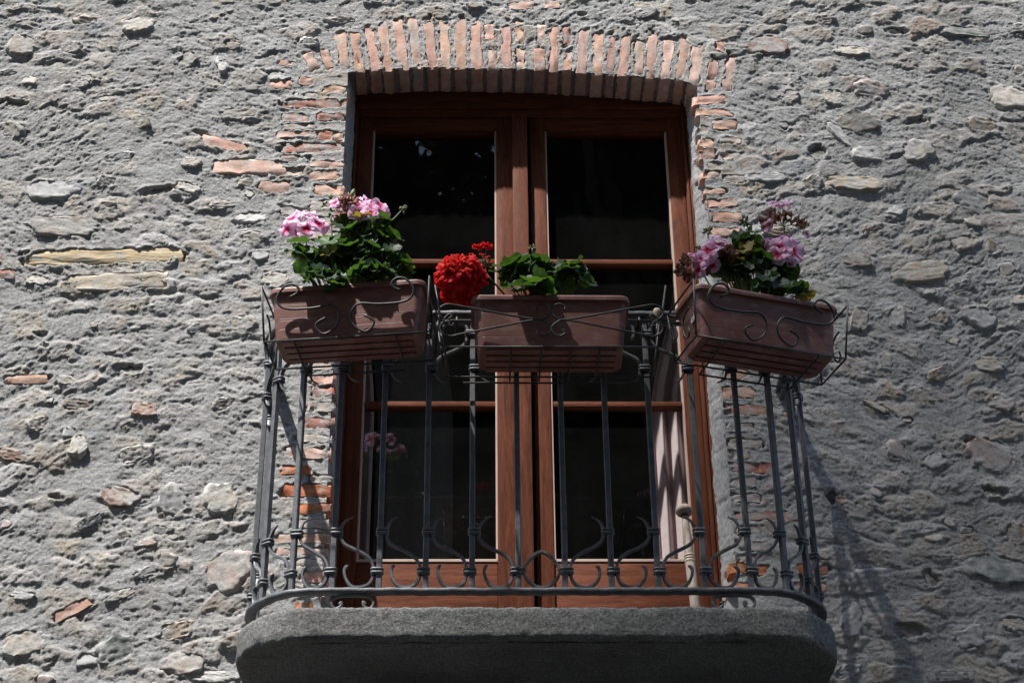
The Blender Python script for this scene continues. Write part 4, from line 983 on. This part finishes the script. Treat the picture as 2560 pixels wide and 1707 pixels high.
hb = at(*lcr(1990, 330), y=-.62); st_ = stem(PL, 'flower_stalk', [(bl[0]+.10, bl[1], bl[2]), at(*lcr(1640, 640), y=-.61), at(*lcr(1830, 500), y=-.62), hb], .0030, .0022)
buds(st_, hb, 15, .013, .0085, 13, .8)
# --- centre plant
bc = (BX[1][0]-.01, BX[1][1], BX[1][2]+.142)
PC_ = plant('geranium_plant', bc, 'geranium with one big red flower head leaning out over the middle flower box', 2)
foliage(PC_, 33, 38, [lob(ccr,1250,560,230,140,-.61,.05,1.4), lob(ccr,1800,560,330,130,-.60,.05,1.6), lob(ccr,1450,720,180,110,-.68,.02,.8), lob(ccr,2050,580,140,110,-.62,.03,.6), lob(ccr,1500,430,130,60,-.6,.04,.4)], .041, bc)
hubR = at(*ccr(480, 590), y=-.64); fl = []
for k in range(44):
    while True:
        d = Vector((rr.uniform(-1, 1), rr.uniform(-1, 1), rr.uniform(-1, 1)))
        if .4 < d.length < 1: break
    d.normalize(); d.y = -abs(d.y) if rr.random() < .75 else d.y
    p = Vector(hubR)+Vector((d.x*.056, d.y*.05, d.z*.044)); fl.append((p, d+Vector((0, -.25, .15)), rr.uniform(.85, 1.15)))
for k in range(4):
    p = Vector(at(*ccr(350+70*k+rr.uniform(-20, 20), 850+rr.uniform(-20, 40)), y=-.655)); fl.append((p, Vector((0, -.8, -.5)), .9))
sR = head(PC_, hubR, fl, RED, (bc[0]-.08, bc[1], bc[2]), 8, .031)
hb = at(*ccr(820, 400), y=-.62); sb_ = stem(PC_, 'flower_stalk', [(bc[0]-.06, bc[1], bc[2]), at(*ccr(920, 660), y=-.62), at(*ccr(830, 530), y=-.62), hb], .0030, .0024)
buds(sb_, hb, 22, .014, .0085, 14, .4)
for (x, y, s) in ((710, 185, .016), (830, 170, .020)):
    p = at(*ccr(x, y+20), y=-.62); stem(PC_, 'pedicel', [hb, tuple((Vector(hb)+Vector(p))/2), p], .001, .0009, parent=sb_); 
    for q in range(2): place(RED[q], 'flower', sb_, p, (.1, -.5+.6*q, 1), s*.95, q*1.3, .8)
for (x, y) in ((770, 300), (850, 335), (630, 297), (900, 400)):
    p = at(*ccr(x, y), y=-.63); place(RED[0], 'flower', sb_, p, (rr.uniform(-.5, .5), -.3, .8), .0075, 0)
hb = at(*ccr(1445, 220), y=-.60); sb2 = stem(PC_, 'flower_stalk', [(bc[0]+.03, bc[1], bc[2]), at(*ccr(1462, 520), y=-.60), at(*ccr(1455, 380), y=-.60), hb], .0036, .0030); buds(sb2, hb, 18, .011, .0075, 15)
stem(PC_, 'flower_stalk', [(bc[0]-.02, bc[1], bc[2]), at(*ccr(1050, 590), y=-.61), at(*ccr(880, 470), y=-.61)], .0024, .0016)
# --- right plant
brr = (BX[2][0], BX[2][1], BX[2][2]+.142)
PR = plant('geranium_plant', brr, 'geranium with two pink flower heads and brown withered ones, right flower box', 3)
foliage(PR, 45, 70, [lob(rcr,1000,850,230,260,-.56,.06,1.6), lob(rcr,1100,1080,330,200,-.57,.06,1.8), lob(rcr,1450,1080,220,170,-.56,.05,1.0), lob(rcr,1100,680,160,100,-.56,.05,.6), lob(rcr,800,1050,160,110,-.58,.05,.6), lob(rcr,1350,1280,250,90,-.62,.03,.7), lob(rcr,1780,1380,170,80,-.60,.02,.45), lob(rcr,730,610,60,40,-.56,.02,.1)], .035, brr)
hub1 = at(*rcr(1540, 840), y=-.57); fl = [(at(*rcr(x, y), y=yy), s) for x, y, yy, s in ((1430,680,-.57,1.1),(1515,800,-.60,1.2),(1670,840,-.59,1.2),(1290,830,-.58,.85),(1650,670,-.56,1.0),(1370,760,-.57,.9),(1560,690,-.58,.9),(1480,880,-.60,.9),(1690,920,-.58,.8))]
head(PR, hub1, [(p, facing(p, hub1, rr), s) for p, s in fl], PINK, (brr[0]+.05, brr[1], brr[2]), 21, .035)
hub2 = at(*rcr(560, 900), y=-.60); fl = [(at(*rcr(x, y), y=yy), s) for x, y, yy, s in ((640,750,-.61,1.1),(500,830,-.62,1.0),(400,960,-.62,.9),(710,690,-.60,.9),(370,1090,-.61,.9),(490,940,-.61,.7),(560,1030,-.60,.8),(620,880,-.59,.7))]
head(PR, hub2, [(p, facing(p, hub2, rr), s) for p, s in fl], PINK, (brr[0]-.06, brr[1], brr[2]), 22, .032)
hub3 = at(*rcr(1570, 490), y=-.56); fl = [(at(*rcr(x, y), y=yy), s) for x, y, yy, s in ((1490,160,-.56,1.15),(1380,440,-.57,1.0),(1580,350,-.57,.8),(1620,420,-.56,.6),(1760,470,-.56,.8),(1450,400,-.56,.7),(1880,590,-.56,.55),(1545,200,-.555,.8),(1340,480,-.575,.8),(1850,455,-.56,.5),(1400,290,-.56,.5))]
head(PR, hub3, [(p, facing(p, hub3, rr), s) for p, s in fl], PINK, (brr[0]+.07, brr[1], brr[2]), 23, .029, dry=(1, 2, 3, 4, 5, 9, 10))
hub4 = at(*rcr(330, 990), y=-.61); fl = [(at(*rcr(x, y), y=yy), s) for x, y, yy, s in ((200,960,-.62,.9),(260,890,-.62,.8),(120,1100,-.62,.9),(250,1160,-.62,1.0),(130,950,-.61,.6),(350,800,-.61,.6),(180,1030,-.62,.9),(230,1200,-.61,.7),(470,1100,-.60,.7))]
head(PR, hub4, [(p, facing(p, hub4, rr, 0), s) for p, s in fl], PINK, (brr[0]-.10, brr[1], brr[2]), 24, .020, dry=(0, 2, 3, 5, 6, 7, 8))
hub5 = at(*rcr(800, 880), y=-.59); fl = []
for k in range(16):
    p = at(*rcr(800+rr.uniform(-110, 110), 900+rr.uniform(-110, 100)), y=-.60+rr.uniform(-.02, .02)); fl.append((p, (rr.uniform(-1, 1), -.7, -.5+rr.uniform(-.5, .8)), rr.uniform(.6, 1.0)))
head(PR, hub5, fl, DRY, (brr[0]-.03, brr[1], brr[2]), 25, .018, fname='withered_flower')
for (x, y, n, sd) in ((500, 580, 12, 31), (1020, 440, 16, 32)):
    hb = at(*rcr(x, y), y=-.57); st_ = stem(PR, 'flower_stalk', [(brr[0]-.03, brr[1], brr[2]), at(*rcr(x+60, y+200), y=-.57), hb], .0028, .0022); buds(st_, hb, n, .013, .0085, sd, .3)
    buds(st_, hb+np.array((0, 0, .006)), 6, .014, .012, sd+5)

# ================================================================== TREES IN THE STREET (behind and above the camera)
def tree(base, trunk_top, crowns, n_leaf, lsize, label, seed, group='street trees'):
    rr = random.Random(seed); root = thing('street_tree', base, label, 'tree', group)
    tm = MB(); b = Vector(base); t = Vector(trunk_top)
    V, F = tube(crom([b, b*.6+t*.4+Vector((.12, .08, 0)), t], 6), np.linspace(.24, .13, 13), 10); tm.add(V, F)
    crowns = [q if len(q) == 4 else (*q, 26) for q in crowns]
    for (c, r, w, _) in crowns:
        s = b*.35+t*.65; e = Vector(c)
        V, F = tube(crom([s, (s+e)/2+Vector((rr.uniform(-.3, .3), rr.uniform(-.3, .3), .3)), e], 5), np.linspace(.09, .025, 11), 7); tm.add(V, F)
    mesh_obj('trunk', tm.v, tm.f, MAT['bark'], root)
    npr = np.random.RandomState(seed); C = []; ws = np.array([q[2] for q in crowns], float); ws /= ws.sum()
    for (c, r, w, per), k in zip(crowns, (ws*n_leaf).astype(int)):
        nc = max(8, int(k/per)); d = npr.normal(size=(nc, 3)); d /= np.linalg.norm(d, axis=1)[:, None]
        cc = np.array(c)+d*np.array(r)*(npr.uniform(.25, 1, (nc, 1))**.5)
        C.append(cc[npr.randint(0, nc, k)] + npr.normal(size=(k, 3))*.17)
    C = np.concatenate(C); n = len(C)
    a = npr.normal(size=(n, 3)); a /= np.linalg.norm(a, axis=1)[:, None]; q = npr.normal(size=(n, 3)); q -= a*(a*q).sum(1)[:, None]; q /= np.linalg.norm(q, axis=1)[:, None]
    s = lsize*npr.uniform(.7, 1.3, (n, 1)); nn = np.cross(a, q)*s*.12
    V = np.stack([C-a*s, C+q*s*.5+nn, C+a*s, C-q*s*.5+nn], 1).reshape(-1, 3); F = np.arange(n*4).reshape(n, 4)
    mesh_obj('crown', V, F, MAT['tree_leaf'], root, False)
tree((-1.5, -10.2, GZ), (-2.4, -9.0, 9.5), [((-3.5, -5.5, 18.0), (1.20, .55, .5), .05, 1.5), ((-4.75, -6.17, 18.0), (1.0, .42, .5), .22, 1.5), ((-5.75, -6.75, 18.0), (.62, .36, .5), .085, 1.5), ((-4.6, -6.85, 18.0), (1.0, .30, .5), .07, 1.5), ((-3.0, -8.9, 18.5), (2.6, 1.5, 1.6), 1.6), ((-.6, -6.6, 17.0), (1.9, 1.5, 1.3), 1.2), ((-2.4, -10.4, 15.5), (2.4, 1.6, 2.0), 1.2)], 32000, .05,  # thin high boughs placed along the sun rays to dim wall and boxes
     'tallest leafy street tree, its high thin boughs placed to shade the right of the wall', 2)
tree((2.3, -7.6, GZ), (1.4, -6.0, 4.6), [((.4, -5.4, 8.2), (2.6, 1.6, 1.2), 1.4), ((.6, -6.8, 9.2), (2.8, 1.7, 1.4), 1.6), ((2.9, -4.6, 8.0), (1.8, 1.9, 1.1), 1.0)], 14000, .08,  # unseen crowns kept above the camera to cut sky light
     'unseen leafy tree blocking sky over the camera to the right', 4)
tree((-6.4, -8.6, GZ), (-5.6, -7.6, 4.4), [((-5.4, -6.6, 8.6), (2.6, 1.7, 1.3), 1.5), ((-3.2, -7.2, 8.4), (2.2, 1.6, 1.2), 1.2), ((-7.4, -6.0, 8.2), (2.0, 2.0, 1.5), 1.0), ((-5.0, -8.6, 9.2), (2.6, 1.8, 1.6), 1.2)], 16000, .08,  # added crowns that darken the ground bounce and block sky on the left
     'tall leafy tree added to shade the pavement to the left of the camera', 3)
for k, (x, y, h) in enumerate(((-14.5, -11.0, 9.0), (-9.8, -10.5, 9.6), (-5.0, -11.0, 9.2), (-.6, -11.4, 9.8), (4.2, -10.8, 9.2), (9.0, -10.6, 9.6), (13.8, -11.2, 9.0))):
    tree((x, y, GZ), (x+.2, y, 3.2), [((x, y, h-7.2), (2.8, 1.8, 3.0), 1.2), ((x, y, h-3.4), (3.0, 2.0, 3.4), 1.7), ((x+.3, y, h+.4), (3.0, 1.8, 3.0), 2.0), ((x-1.6, y+.4, h-1.5), (1.8, 1.4, 2.2), .8), ((x+1.7, y+.3, h-1.8), (1.8, 1.4, 2.2), .8)], 27000, .15,
         'leafy tree in the row across the street, %s of the seven' % ('leftmost', 'second from the left', 'third from the left', 'middle', 'third from the right', 'second from the right', 'rightmost')[k], 20+k)
for k, (x, y, h) in enumerate(((-12.0, -14.6, 9.6), (-7.4, -14.2, 10.2), (-2.8, -14.8, 9.8), (1.8, -14.4, 10.2), (6.6, -14.6, 9.8), (11.4, -14.2, 10.0))):
    tree((x, y, GZ), (x+.2, y, 3.2), [((x, y, h-7.0), (3.0, 1.8, 3.4), 1.5), ((x, y, h-3.0), (3.2, 2.0, 3.4), 1.7), ((x+.3, y, h+.8), (3.0, 1.8, 3.0), 1.6)], 18000, .19,
         'leafy tree in the back row across the street, %s of the six' % ('leftmost', 'second from the left', 'third from the left', 'third from the right', 'second from the right', 'rightmost')[k], 40+k)
